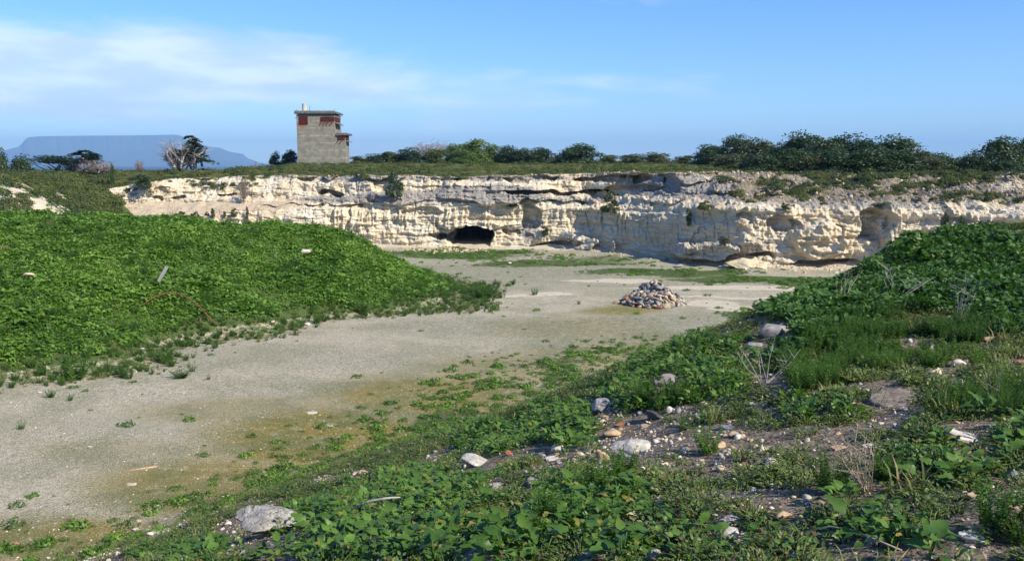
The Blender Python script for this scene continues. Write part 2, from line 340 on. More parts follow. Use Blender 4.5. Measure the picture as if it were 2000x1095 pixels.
def leaf_mat(name, ca, cb, trans=.35, rough=.5, spec=.4, cc=None, ccf=.12):
    m, nt, b, out = mat_new(name)
    oi = N(nt, 'ShaderNodeObjectInfo').outputs['Random']
    t = M2(nt, 'ADD', M2(nt, 'MULTIPLY', attr(nt, 'tone'), .65), M2(nt, 'MULTIPLY', oi, .35))
    tl = N(nt, 'ShaderNodeMath', operation='ADD', use_clamp=True); L(nt, t, tl.inputs[0]); L(nt, M2(nt, 'MULTIPLY', M2(nt, 'SUBTRACT', noise(nt, .32, 4, .6, pos(nt)), .5), 1.9), tl.inputs[1]); t = tl.outputs[0]
    c = mixc(nt, t, ca, cb)
    if cc: c = mixc(nt, mr(nt, attr(nt, 'tone'), 1 - ccf, 1 - ccf + .03), c, cc)
    L(nt, c, b.inputs['Base Color']); b.inputs['Roughness'].default_value = rough; b.inputs['Specular IOR Level'].default_value = spec
    tr = N(nt, 'ShaderNodeBsdfTranslucent'); L(nt, mixc(nt, 1.0, c, (1.3, 1.5, .6), 'MULTIPLY'), tr.inputs[0])
    ms = N(nt, 'ShaderNodeMixShader', ins={0: trans}); L(nt, b.outputs[0], ms.inputs[1]); L(nt, tr.outputs[0], ms.inputs[2]); L(nt, ms.outputs[0], out.inputs[0])
    return m
def plain(name, c1, c2, sc=6, rough=.85, bs=.4, bd=.02, c3=None, obj=False):
    m, nt, b, out = mat_new(name)
    if obj:
        tcn = N(nt, 'ShaderNodeTexCoord').outputs['Object']
    else: tcn = pos(nt)
    n = noise(nt, sc, 6, .65, tcn); c = mixc(nt, mr(nt, n, .36, .64), c1, c2)
    if c3: c = mixc(nt, mr(nt, noise(nt, sc * 2.7, 5, .7, tcn), .53, .66), c, c3)
    L(nt, c, b.inputs['Base Color']); bump(nt, b, noise(nt, sc * 3, 5, .7, tcn), bs, bd); b.inputs['Roughness'].default_value = rough
    return m
MT = {
    'ground': ground_mat(), 'cliff': cliff_mat(),
    'bright': leaf_mat('bright_leaf', (.062, .145, .016), (.18, .31, .045), .35),
    'broad': leaf_mat('broad_leaf', (.038, .10, .014), (.13, .235, .038), .35, .45, .35, (.26, .22, .05), .04),
    'round': leaf_mat('round_leaf', (.04, .10, .02), (.095, .185, .04), .25, .55, .25),
    'mat': leaf_mat('mat_leaf', (.055, .10, .018), (.15, .20, .04), .25, .45, .5, (.13, .055, .03), .09),
    'feather': leaf_mat('feather_leaf', (.04, .10, .014), (.11, .205, .03), .35),
    'grass': leaf_mat('grass_blade', (.12, .135, .045), (.24, .245, .10), .35, .6, .2, (.33, .28, .15), .15),
    'ever': leaf_mat('evergreen_leaf', (.022, .045, .015), (.055, .095, .03), .2),
    'lime': leaf_mat('lime_leaf', (.07, .125, .022), (.15, .215, .05), .35),
    'olive': leaf_mat('olive_leaf', (.05, .065, .025), (.10, .115, .045), .25),
    'scrub': leaf_mat('scrub_leaf', (.05, .075, .02), (.12, .15, .042), .25, .7, .15, (.17, .13, .085), .13),
    'dry': leaf_mat('dry_twig', (.17, .125, .11), (.28, .22, .19), .05, .8, .1),
    'bark': plain('bark', (.12, .09, .07), (.22, .18, .14), 8),
    'grey_bark': plain('grey_bark', (.32, .29, .26), (.46, .43, .39), 8),
    'straw': plain('dead_stem', (.30, .23, .16), (.46, .38, .28), 12),
    'rock_white': plain('pale_stone', (.40, .365, .30), (.60, .56, .47), 9, c3=(.24, .20, .15), bd=.03),
    'rock_cream': plain('cream_stone', (.52, .42, .26), (.62, .54, .38), 7, c3=(.36, .25, .14), bd=.03),
    'rock_tan': plain('tan_stone', (.36, .25, .15), (.48, .36, .22), 7, c3=(.26, .16, .09), bd=.03),
    'rock_brown': plain('brown_slab_stone', (.17, .135, .10), (.28, .235, .18), 9, c3=(.12, .09, .065), bd=.03),
    'rock_grey': plain('grey_stone', (.22, .21, .20), (.36, .34, .32), 7, c3=(.13, .115, .10), bd=.03),
    'rock_dark': plain('slate_stone', (.06, .06, .065), (.125, .125, .13), 7, bd=.02),
    'rock_blue': plain('blue_grey_stone', (.14, .145, .15), (.25, .25, .25), 7, bd=.02),
    'rock_red': plain('red_stone', (.27, .09, .05), (.38, .16, .10), 9, c3=(.42, .33, .27), bd=.02),
    'rock_lichen': plain('lichen_boulder', (.36, .33, .28), (.60, .56, .49), 9, c3=(.13, .10, .075), bd=.06, bs=1.0),
    'rock_purple': plain('purple_grey_stone', (.17, .145, .145), (.26, .225, .225), 7, bd=.02),
    'plank': plain('weathered_board', (.27, .25, .25), (.37, .35, .35), 12),
    'rust': plain('rust', (.12, .045, .025), (.22, .085, .045), 16),
}

# ------------------------------------------------------------------ ground sheet
def steps(segs):
    out = []
    for a, b, s in segs:
        n = max(1, int(round((b - a) / s))); out += list(np.linspace(a, b, n, endpoint=False))
    return out
gx = np.array(sorted(set(list(-np.geomspace(14000, 62, 22)) + steps([(-60, -46, 1.0), (-46, -11, .26), (-11, 13, .12), (13, 46, .26), (46, 60, 1.0)]) + list(np.geomspace(61, 14000, 22)))))
gy = np.array(sorted(set(list(-np.geomspace(14000, 40, 14)) + steps([(-38, -6, 2), (-6, 2, .5), (2, 30, .12), (30, 108, .27), (108, 160, .8), (160, 270, 5)]) + list(np.geomspace(272, 14500, 30)))))
GX, GY = np.meshgrid(gx, gy); GZ = H(GX, GY)
ppx, ppy = proj(GX, GY, GZ)
nx, ny = len(gx), len(gy)
idx = np.arange(nx * ny).reshape(ny, nx)
FQ = np.stack([idx[:-1, :-1], idx[:-1, 1:], idx[1:, 1:], idx[1:, :-1]], -1).reshape(-1, 4)
bk = bank(GX, GY); mo_ = np.where((GY > 20) & (GX < 6), mound(GX, GY), -2)
cy = Dbase(u_of_x(GX))
onbank = ss(.05, .9, bk) * (GY < 60); onm = ss(0.05, .5, mo_) * (GY < 68)
floorz = (1 - onbank) * (1 - onm)
Pz_, beh_ = plateau(GX, GY)
onpl = ss(-4, -1, beh_); west_ = ss(-31, -35, GX) * ss(54, 66, GY)
wob = 14 * fbm(GX * .35, GY * .35, o=3, seed=61)
moss = el(ppx, ppy + wob * .5, [(150, 1060, 260, 60, 1), (420, 950, 270, 70, 1), (650, 860, 280, 75, 1.1), (840, 775, 240, 46, 1), (1020, 720, 220, 34, .7), (500, 800, 260, 30, .6), (250, 880, 200, 25, .4), (1150, 690, 160, 20, .6), (1300, 660, 120, 16, .5), (1215, 606, 90, 9, 1), (1120, 640, 170, 26, .45),
                                (1380, 680, 220, 35, .5), (560, 900, 300, 60, .6)]) * ss(1.6, .5, bk)
film = el(ppx, ppy + wob * .4, [(1000, 530, 420, 22, 1), (1100, 555, 500, 14, .55), (1300, 625, 240, 14, .9), (1250, 660, 300, 45, .9), (1000, 640, 300, 22, .8), (700, 760, 300, 18, .5), (550, 700, 420, 24, .5), (960, 650, 120, 25, .5), (300, 830, 300, 25, .3)])
film = np.maximum(film, .45 * ss(60, 75, GY))
green = el(ppx, ppy + wob * .55, [(900, 495, 170, 12, .85), (1160, 505, 110, 9, .6), (1080, 514, 200, 8, .75), (1300, 532, 180, 8, .9), (1450, 545, 180, 9, .9), (1600, 552, 130, 11, .9), (1480, 612, 85, 13, .75), (1210, 625, 200, 10, .35),
                                 (1330, 590, 50, 4, .3)])
edge_b = ss(-1.9, .05, bk) * (GY < 45) * ss(0, .6, .7 + fbm(GX * .5, GY * .5, o=3, seed=71) * .6 - .35) * .85
edge_m = ss(-1.7, -.05, mo_) * (GY < 64) * .55 * ss(1020, 930, ppx)
green = np.maximum(np.maximum(green, edge_b * (GX > -3)), np.maximum(edge_m, edge_b * .6))
green = np.maximum(green, onm)
plg = onpl * (1 - .75 * ss(1380, 1480, ppx)) * (.8 - .12 * fbm(GX * .2, GY * .2, o=3, seed=73)); green = np.maximum(green, plg)
sand = (1 - .9 * west_ * (GX < -34)) * np.exp(-np.clip(cy - GY, 0, 50) / 2.0) * (GY < cy + 9) * (1 - onpl) * ss(3.2, 1.0, green * 4) * 1.0
sand = np.maximum(sand, el(ppx, ppy + wob * .3, [(1440, 562, 260, 4, .8), (1200, 549, 120, 3, .8), (1390, 580, 200, 3, .6), (900, 585, 120, 3, .5), (1390, 592, 60, 7, .8), (1430, 603, 60, 9, .7), (1050, 575, 110, 4, .6), (1000, 545, 120, 4, .35), (690, 640, 120, 9, .3), (560, 660, 100, 6, .3)]))
wsand = west_ * (1 - onpl) * ss(-.06, .12, fbm(GX * .25 + GY * .1, GY * .16, o=3, seed=77)) * .9
green = np.maximum(green, west_ * (1 - wsand * 1.2) * .85); sand = np.maximum(sand, wsand)
soil = onbank * ss(.5, 1.8, bk + .6 * fbm(GX * .6, GY * .6, o=3, seed=95))
film = np.clip(film, 0, 1) * floorz
sm = MB(); sm.box((0, 8000, -6.3), (28000, 15000, .6)); so2 = ob('sea', sm.me('sea', plain('sea_water', (.03, .06, .09), (.04, .075, .11), .02, rough=.75, bs=.0))); tag(so2, 'distant blue sea below the far mountain', 'sea', kind='structure')
g = ob('ground', mesh('ground', np.stack([GX, GY, GZ], -1), FQ, MT['ground'], {'moss': moss, 'film': film, 'green': green, 'sand': sand, 'soil': soil}, smooth=True))
tag(g, kind='structure', label='pale chalk quarry floor with moss and green growth', cat='ground')

# ------------------------------------------------------------------ limestone cliff
nu, nv_, nb_ = 1500, 165, 14
uu = np.linspace(120, 2190, nu)
SU = [150, 300, 450, 600, 720, 900, 1050, 1150, 1250, 1340, 1400, 1480, 1600, 1700, 1800, 2000, 2200]
SY = [343, 365, 385, 398, 408, 425, 470, 500]
ST = np.array([
    [6, 6, 6, 5, 3, 2.5, 2.5, 4.4, 5, 5.2, 8, 10, 11, 11, 11, 12, 12],
    [5, 5, 5, 4, 2, 1.8, 1.8, 3.9, 4.2, 4, 6, 6.5, 8, 8, 8, 8, 8],
    [4.5, 4.5, 4.5, 3.5, 1.4, 1.2, 1.5, 3.3, 3.5, 3.2, 4, 3.4, 5, 4.5, 5, 5, 5],
    [4, 4, 3.6, 2.6, .8, .5, .2, 1.8, 2.1, 1.6, 1.2, 1.5, 1.8, 1.4, 2.2, 3, 3],
    [3.2, 2.6, 1, .8, .7, .55, 0, .5, .8, .5, .3, .4, .3, .2, .8, 1.5, 1.5],
    [1.5, .6, .3, .3, .3, .45, .3, .3, .3, .3, .3, .3, .2, .2, .3, .4, .4],
    [0] * 17, [0] * 17])
def interp2(u, py):
    rows = np.stack([np.interp(u, SU, r) for r in ST], 0)      # (8, ...)
    out = np.zeros_like(py); SYa = np.array(SY, float)
    k = np.clip(np.searchsorted(SYa, py) - 1, 0, len(SY) - 2); t = np.clip((py - SYa[k]) / (SYa[k + 1] - SYa[k]), 0, 1)
    a = np.take_along_axis(rows, k[None], 0)[0]; b = np.take_along_axis(rows, (k + 1)[None], 0)[0]
    return a * (1 - t) + b * t
UU = np.repeat(uu[None], nv_, 0)
lip = np.interp(uu, LIP_U, LIP_Y); D0 = Dbase(uu)
zb = np.full(nu, -.6)
zt = at(uu, lip, D0)[2]; zt = np.minimum(zt, 7.3) + .22 * fbm(uu * .02, uu * 0, o=4, seed=98)
tt = np.linspace(0, 1, nv_)[:, None]
ZZ = zb[None] * (1 - tt) + zt[None] * tt
DD = np.repeat(D0[None], nv_, 0)
# pixel row each height has on the base line
ang = np.arctan2(EYE - ZZ, DD); PY = 547.5 + F * np.tan(ang - PITCH)
SB = interp2(UU, PY)
XX = (UU - 1000) / F * DD
n3 = lambda s, sx, sz, o=4, r=False: fbm(XX * sx, ZZ * sz, DD * sx * .7 + SB * .4, o=o, seed=s, ridge=r)
warp = n3(101, .25, .3, 3) * 1.2
bi = np.floor((XX + warp * .9) / 1.5 + _h(np.floor((ZZ + .25 * warp) / .8).astype(np.int64), 0 * XX.astype(np.int64), 0 * XX.astype(np.int64), 7)); bj = np.floor((ZZ + .25 * warp) / .8)
block = _h(bi.astype(np.int64), bj.astype(np.int64), np.zeros(XX.shape, np.int64), 9) - .5
c1 = n3(115, .9, .16, 3); c2 = n3(116, .16, .95, 3); crack = np.maximum(np.exp(-(c1 / .035) ** 2), .8 * np.exp(-(c2 / .035) ** 2)) * ss(-.3, .3, n3(117, .3, .3, 2))
strata = fbm(XX * .12 + warp * .2, ZZ * 2.6 + warp * .8, o=3, seed=102)
strata2 = fbm(XX * .3, ZZ * 6.5 + warp, o=2, seed=103)
lower = ss(404, 410, PY) * ss(480, 455, PY) * np.interp(UU, [500, 660, 1100, 1180, 1700], [.25, 1, 1, .3, .3])
flute = fbm(XX * 2.6 + n3(111, .5, .8, 2) * .6, ZZ * .35, o=3, seed=104, ridge=True)
disp = crack * (-.22) + 0.62 * n3(105, .22, .35, 3) + 0.24 * np.sign(strata) * np.abs(strata) ** .7 + .07 * strata2 + .46 * block * np.clip(.55 + n3(114, .25, .3, 2), 0, 1) + .42 * lower * flute * np.clip(.45 + n3(112, .4, .3, 2), 0, 1) + .36 * n3(106, 1.1, 1.4, 4) + .17 * n3(107, 2.2, 2.4, 4, True) + .10 * n3(113, .7, 2.4, 3, True)
blk = ss(1380, 1480, UU) * ss(400, 410, PY)
disp += blk * (.45 * n3(108, .8, 1.0, 3, True))
sandm = el(UU, PY, [(300, 415, 170, 20, 1), (430, 404, 170, 9, 1), (560, 399, 90, 6, .8)]) * ss(640, 560, UU)
disp *= (1 - .85 * np.clip(sandm, 0, 1))
# grey overhanging band along the upper tier, deep gaps, alcoves, cave (photo px, radius, depth; + is into the rock)
def sup(u, y, cx, cy, rx, ry, p=2.6): 
    d = np.abs((u - cx) / rx) ** p + np.abs((y - cy) / ry) ** p; return ss(1.25, .75, d)
wu = UU + 10 * vn(XX * .9, ZZ * .9, seed=121) ; wy = PY + 5 * vn(XX * .8, ZZ * 1.3, seed=122)
for cx, cy_, rx, ry, d in [(315, 389, 13, 4, 1.0), (278, 391, 9, 4, .9), (635, 379, 30, 6, 1.6), (420, 383, 14, 3, .8), (365, 352, 22, 5, .8), (590, 353, 40, 6, .9), (680, 352, 50, 7, 1.1),
                           (925, 352, 36, 7, 1.7), (745, 368, 24, 16, 1.2), (1085, 379, 105, 4.5, 2.0), (1040, 350, 50, 6, .8), (1250, 372, 60, 12, 1.6), (1210, 352, 80, 8, 1.2), (1190, 385, 40, 12, 1.6), (560, 405, 60, 3, .6), (700, 412, 24, 12, .5), (820, 414, 40, 8, .5),
                           (1037, 425, 18, 26, .9), (1000, 452, 14, 7, .8), (1090, 478, 46, 5, 1.2), (860, 457, 18, 6, .7), (645, 405, 60, 4, .6), (1285, 352, 35, 10, 1.0), (1325, 365, 14, 16, .9),
                           (1705, 436, 30, 32, 1.7), (1530, 438, 34, 14, 1.1), (1460, 428, 16, 18, .8), (1630, 455, 14, 18, .6), (1620, 516, 90, 9, 1.6), (1480, 500, 30, 8, .8), (1510, 385, 14, 9, .9),
                           (1450, 385, 12, 7, .7), (1900, 470, 60, 14, 1.3), (1845, 425, 9, 20, .8)]:
    disp -= -0 + 0; SB += d * sup(wu, wy, cx, cy_, rx, ry)
for cx, cy_, rx, ry, d in [(960, 378, 110, 20, .9), (780, 385, 70, 13, .5), (1120, 391, 80, 6, .9), (1140, 476, 22, 10, 1.4), (1190, 478, 5, 12, 1.3), (1370, 487, 62, 17, 2.2), (1330, 478, 22, 10, .8), (1455, 480, 30, 20, 1.0), (1600, 470, 50, 36, .8),
                           (1735, 450, 12, 60, 1.2), (1300, 388, 50, 8, .8), (1440, 378, 30, 8, 1.0), (1530, 377, 32, 9, .9), (1375, 352, 40, 10, .7), (880, 358, 14, 8, .4)]:
    SB -= d * sup(wu, wy, cx, cy_, rx, ry, 2.0)
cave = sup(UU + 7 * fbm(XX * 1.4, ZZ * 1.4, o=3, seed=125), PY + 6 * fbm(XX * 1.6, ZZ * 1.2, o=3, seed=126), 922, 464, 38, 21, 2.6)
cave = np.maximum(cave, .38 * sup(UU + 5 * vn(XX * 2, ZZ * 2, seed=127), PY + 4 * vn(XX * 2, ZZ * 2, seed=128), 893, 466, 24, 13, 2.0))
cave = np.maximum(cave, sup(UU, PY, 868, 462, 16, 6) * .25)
SB += 9.5 * cave
SB -= .55 * sup(UU, PY, 921, 441, 60, 8)
disp *= (1 - .6 * cave)
yy = DD + SB - disp
zz = ZZ + .10 * vn(XX * 1.3, ZZ * 2 + 5, seed=131)
slp = np.clip(np.gradient(SB, axis=0) / .14, 0, 1) * (1 - np.clip(sandm, 0, 1)); zz = zz + slp * (.34 * fbm(XX * .9, yy * .9, o=4, seed=132) + .16 * fbm(XX * 2.6, yy * 2.6, o=3, seed=133, ridge=True)); zz = np.minimum(zz, zt[None] + .25); zz[-1] = ZZ[-1]
# keep an obvious foot, then fold over the lip and dive below the plateau
V1 = np.stack([XX, yy, zz], -1)
ylip = yy[-1]; yback = D0 + np.interp(uu, [0, 600, 800, 850, 985, 1035, 1380, 1480, 3000], [7, 7, 7, 14, 14, 7, 8, 13, 13]) + 3.0
back = []
for k in range(1, nb_ + 1):
    t = k / nb_; ytar = ylip * (1 - t) + yback * t
    hz = H(XX[-1], np.maximum(ytar, 0)); zk = np.minimum(zt + 0.10 * vn(XX[-1] * .6, ytar * .6, seed=141) + (t * (.35)), 99)
    target = plateau(XX[-1], ytar)[0] - .5 * ss(.75, 1, np.array(t))
    zk = zt * (1 - ss(0, .8, np.array(t))) + target * ss(0, .8, np.array(t)) + .12 * fbm(XX[-1] * .7, ytar * .7, o=3, seed=142) * (t < .9)
    back.append(np.stack([XX[-1], ytar, zk], -1))
V2 = np.stack(back, 0); CV = np.concatenate([V1, V2], 0)
nr = CV.shape[0]; ci = np.arange(nr * nu).reshape(nr, nu)
CF = np.stack([ci[:-1, :-1], ci[:-1, 1:], ci[1:, 1:], ci[1:, :-1]], -1).reshape(-1, 4)
grey = el(UU, PY, [(950, 380, 130, 20, 1), (780, 385, 120, 14, .75), (640, 392, 110, 9, .6), (1120, 392, 110, 7, .55), (1330, 365, 110, 28, .9), (1440, 375, 90, 24, .8), (1240, 350, 140, 12, .5), (1560, 380, 80, 22, .6),
                   (700, 350, 160, 9, .6), (980, 350, 200, 8, .6), (430, 390, 120, 8, .35), (1030, 450, 20, 30, .6), (1480, 480, 40, 30, .45), (1700, 400, 260, 10, .6), (1740, 470, 30, 40, .4), (600, 348, 400, 7, .45), (1330, 480, 60, 14, .4), (850, 425, 80, 20, .25)])
soilm = ss(1380, 1500, UU) * ss(404, 392, PY) * (.80 + .5 * fbm(XX * .5, ZZ * 1.4, o=3, seed=151)) + .5 * ss(352, 344, PY)
ext = lambda a: np.concatenate([a, np.repeat(a[-1:], nb_, 0)], 0)
soil2 = ext(soilm); soil2[nv_ + 1:] = .85; 
c = ob('cliff', mesh('cliff', CV, CF, MT['cliff'], {'grey': ext(grey), 'sand': ext(sandm), 'soil': soil2, 'cave': ext(cave)}, smooth=True))
tag(c, kind='structure', label='cream limestone quarry cliff with a dark cave mouth', cat='cliff')
CPX, CPY = proj(V1[..., 0], V1[..., 1], V1[..., 2])
def on_cliff(px, py):
    d = (CPX - px) ** 2 + (CPY - py) ** 2
    k = np.where(d < d.min() + 6)[0], np.where(d < d.min() + 6)[1]
    j = np.argmin(V1[k[0], k[1], 1]); return V1[k[0][j], k[1][j]]

# ------------------------------------------------------------------ far mountain
def mountain():
    D = 12000.0
    sk = [(-60, 318), (0, 300), (15, 292), (35, 287), (45, 279), (55, 268), (85, 266), (180, 265), (260, 264.5), (345, 263), (356, 266), (366, 276), (392, 282), (408, 286), (430, 289), (447, 296), (475, 301), (484, 309), (510, 319), (560, 324)]
    u = np.linspace(-60, 560, 240); top = np.interp(u, [s[0] for s in sk], [s[1] for s in sk])
    rows = 34; V = np.zeros((rows, 240, 3))
    for r in range(rows):
        f = r / (rows - 1)                                  # 0 front foot, ~.62 rim, 1 back
        x, _, zt_ = at(u, top, D); hgt = zt_ + 3
        if f < .6: t = f / .6; y = D - 2200 * (1 - t) ** 1.25; z = hgt * (t * .62 + .38 * ss(.66, .93, np.array(t)))
        else: t = (f - .6) / .4; y = D + 2200 * t; z = hgt * (1 - .02 * t if t < .7 else 1 - ss(.7, 1.0, np.array(t)))
        gl = fbm(u * .06, np.full_like(u, f * 1.5), o=4, seed=161, ridge=True)
        V[r, :, 0] = x * (y / D); V[r, :, 1] = y + gl * 60 * (f < .58) * (f > .02); V[r, :, 2] = z * (1 + .015 * gl * (f < .55)) - 3
    i = np.arange(rows * 240).reshape(rows, 240)
    Fc = np.stack([i[:-1, :-1], i[:-1, 1:], i[1:, 1:], i[1:, :-1]], -1).reshape(-1, 4)
    o = ob('mountain', mesh('mountain', V, Fc, plain('mountain_rock', (.05, .06, .05), (.09, .09, .085), .004, bs=.0), smooth=False))
    tag(o, kind='structure', label='flat topped blue mountain far beyond the plateau', cat='mountain')
mountain()
hb = MB(); hb.box((0, 0, 216), (32000, 32000, 452)); hz = ob('haze', hb.me('haze', None))
hm = bpy.data.materials.new('haze'); hm.use_nodes = True; hn = hm.node_tree; hn.nodes.clear()
pv_ = N(hn, 'ShaderNodeVolumePrincipled', ins={'Density': 1.15e-4, 'Anisotropy': 0.0}); pv_.inputs['Color'].default_value = (.36, .65, 1.0, 1)
L(hn, pv_.outputs[0], N(hn, 'ShaderNodeOutputMaterial').inputs['Volume']); hz.data.materials.append(hm)
tag(hz, kind='stuff', label='thin blue air haze', cat='haze')

# ------------------------------------------------------------------ scatter helper (geometry nodes instances of raw meshes)
PROTO = {}
def scatter(name, P, rot, scl, which, protos, label, cat):
    me = bpy.data.meshes.new(name); n = len(P); me.vertices.add(n); me.vertices.foreach_set('co', np.asarray(P, np.float32).ravel()); me.update()
    a = me.attributes.new('rot', 'FLOAT_VECTOR', 'POINT'); a.data.foreach_set('vector', np.asarray(rot, np.float32).ravel())
    a = me.attributes.new('scl', 'FLOAT', 'POINT'); a.data.foreach_set('value', np.asarray(scl, np.float32).ravel())
    a = me.attributes.new('which', 'INT', 'POINT'); a.data.foreach_set('value', np.asarray(which, np.int32).ravel())
    o = ob(name, me); nt = bpy.data.node_groups.new(name, 'GeometryNodeTree')
    nt.interface.new_socket('Geometry', in_out='INPUT', socket_type='NodeSocketGeometry'); nt.interface.new_socket('Geometry', in_out='OUTPUT', socket_type='NodeSocketGeometry')
    gi = N(nt, 'NodeGroupInput'); go = N(nt, 'NodeGroupOutput'); ip = N(nt, 'GeometryNodeInstanceOnPoints'); jn = N(nt, 'GeometryNodeJoinGeometry')
    for pm in reversed(protos):
        po = PROTO.get(pm.name) or bpy.data.objects.new('source_' + pm.name, pm); PROTO[pm.name] = po
        oi = N(nt, 'GeometryNodeObjectInfo'); oi.inputs['Object'].default_value = po; gti = N(nt, 'GeometryNodeGeometryToInstance')
        L(nt, oi.outputs['Geometry'], gti.inputs[0]); L(nt, gti.outputs[0], jn.inputs[0])
    def na(k, t): x = N(nt, 'GeometryNodeInputNamedAttribute', data_type=t); x.inputs[0].default_value = k; return x.outputs[0]
    er = N(nt, 'FunctionNodeEulerToRotation'); L(nt, na('rot', 'FLOAT_VECTOR'), er.inputs[0])
    L(nt, gi.outputs[0], ip.inputs['Points']); L(nt, jn.outputs[0], ip.inputs['Instance']); ip.inputs['Pick Instance'].default_value = True
    L(nt, na('which', 'INT'), ip.inputs['Instance Index']); L(nt, er.outputs[0], ip.inputs['Rotation']); L(nt, na('scl', 'FLOAT'), ip.inputs['Scale'])
    L(nt, ip.outputs[0], go.inputs[0]); md = o.modifiers.new('scatter', 'NODES'); md.node_group = nt
    tag(o, label, cat, kind='stuff'); return o
def scat2(name, x, y, protos, smin, smax_, label, cat, seed, tilt=.18, z=None, sink=0.0, weights=None, sfun=None):
    r = np.random.RandomState(seed); n = len(x)
    if z is None: z = H(x, y)
    rot = np.c_[r.normal(0, tilt, n), r.normal(0, tilt, n), r.uniform(0, 6.283, n)]
    s = r.uniform(smin, smax_, n) * (1 if sfun is None else sfun)
    return scatter(name, np.c_[x, y, z - sink], rot, s, r.choice(len(protos), n, p=weights), protos, label, cat)

# ------------------------------------------------------------------ leaf and plant prototypes
def leaf_geo(Lg, Wd, fold=.25, curl=.3, na=4, nc=2, tip=.8, wav=0.0, r=None, ser=0.0):
    V = []; 
    for i in range(na + 1):
        t = i / na; w = (1 + ser * (i % 2)) * Wd * (math.sin(math.pi * min(1, t ** tip * .93 + .05)) ** .75) * .5
        for j in range(nc + 1):
            s = j / nc * 2 - 1
            V.append((s * w, t * Lg, abs(s) * fold * w - curl * Lg * t * t + (wav * math.sin(9 * t + s * 4) * Wd * abs(s) if wav else 0)))
    Fc = [(i * (nc + 1) + j, i * (nc + 1) + j + 1, (i + 1) * (nc + 1) + j + 1, (i + 1) * (nc + 1) + j) for i in range(na) for j in range(nc)]
    return np.array(V), np.array(Fc)
class Plant:
    def __init__(s): s.V = []; s.F = []; s.T = []; s.n = 0; s.m = []
    def put(s, V, Fc, M=None, t=.5, mi=0):
        if M is not None: V = V @ np.array(M.to_3x3()).T + np.array(M.translation)
        s.V.append(V); s.F += [tuple(int(i) + s.n for i in f) for f in Fc]; s.T.append(np.full(len(V), t)); s.n += len(V); s.m += [mi] * len(Fc)
    def me(s, name, mats, smooth=True): return mesh(name, np.concatenate(s.V), s.F, mats=mats, mi=s.m, attrs={'tone': np.concatenate(s.T)}, smooth=smooth)
def orient(az, pitch, roll, loc):
    return Matrix.Translation(loc) @ Matrix.Rotation(az, 4, 'Z') @ Matrix.Rotation(pitch, 4, 'X') @ Matrix.Rotation(roll, 4, 'Y')
def stem(p, a, b, r0, r1, t=.3, mi=0):
    m = MB(); m.tube([a, (Vector(a) + Vector(b)) / 2 + Vector((0, 0, .02)), b], [r0, (r0 + r1) / 2, r1], 3); p.put(np.array(m.V), m.F, t=t, mi=mi)
def pl_broad(name, seed, n, Lr, spread, h, mt, asp=.72, wav=.06, curl=.35, na=4, ser=0.0):
    r = np.random.RandomState(seed); p = Plant()
    for i in range(n):
        az = r.uniform(0, 6.283); d = spread * math.sqrt(r.uniform(0, 1)); z = h * r.uniform(.35, 1) * (1 - .4 * d / spread)
        Lg = r.uniform(*Lr); V, Fc = leaf_geo(Lg, Lg * asp * r.uniform(.85, 1.1), r.uniform(.1, .5), r.uniform(.1, curl), na, 2, .75, wav, None, ser)
        loc = Vector((math.cos(az) * d, math.sin(az) * d, z)); pitch = r.uniform(-.35, .75)
        p.put(V, Fc, orient(az - math.pi / 2 + r.normal(0, .6), pitch, r.normal(0, .3), loc), r.uniform(0, 1))
        if i % 2 == 0: stem(p, (loc.x * .3, loc.y * .3, -.02), loc, .004, .003, .6)
    return p.me(name, [mt])
def pl_feather(name, seed, h, w, mt, n=16, m=12):
    r = np.random.RandomState(seed); p = Plant(); Vs = []; Fs = []; T = []
    for i in range(n):
        az = r.uniform(0, 6.283); lean = r.uniform(.1, .9); H_ = h * r.uniform(.55, 1); d0 = w * .3 * r.uniform(0, 1)
        a = Vector((math.cos(az) * d0, math.sin(az) * d0, 0)); tip = a + Vector((math.cos(az) * lean * w * .6, math.sin(az) * lean * w * .6, H_)); tn = r.uniform(0, 1)
        for j in range(m):
            t = (j + 1) / m; c = a.lerp(tip, t); 
            for k in range(8):
                v = Vector(r.normal(0, 1, 3)); v.z = abs(v.z) * .6 + .25; v.normalize(); ln = h * .12 * (1.15 - .5 * t) * r.uniform(.6, 1.2); wd = ln * .13
                sd = v.cross(Vector(r.normal(0, 1, 3))).normalized() * wd
                q = len(Vs); Vs += [c - sd, c + sd, c + v * ln]; Fs.append((q, q + 1, q + 2)); T += [tn * .6 + .4 * r.uniform()] * 3
    p.V = [np.array([tuple(v) for v in Vs])]; p.F = Fs; p.T = [np.array(T)]; p.m = [0] * len(Fs)
    return p.me(name, [mt], False)
def pl_grass(name, seed, h, w, mt, n=40):
    r = np.random.RandomState(seed); p = Plant()
    for i in range(n):
        az = r.uniform(0, 6.283); d = w * math.sqrt(r.uniform()); b = np.array([math.cos(az) * d, math.sin(az) * d, 0]); a2 = r.uniform(0, 6.283)
        ln = h * r.uniform(.4, 1); o = np.array([math.cos(a2), math.sin(a2), 0]); s = np.array([-o[1], o[0], 0]) * .004 * (h / .12)
        V = np.array([b - s, b + s, b + o * ln * .25 + s * .8 + [0, 0, ln * .6], b + o * ln * .25 - s * .8 + [0, 0, ln * .6], b + o * ln * .6 + [0, 0, ln * .85]])
        p.put(V, [(0, 1, 2, 3), (3, 2, 4)], t=r.uniform())
    return p.me(name, [mt], False)
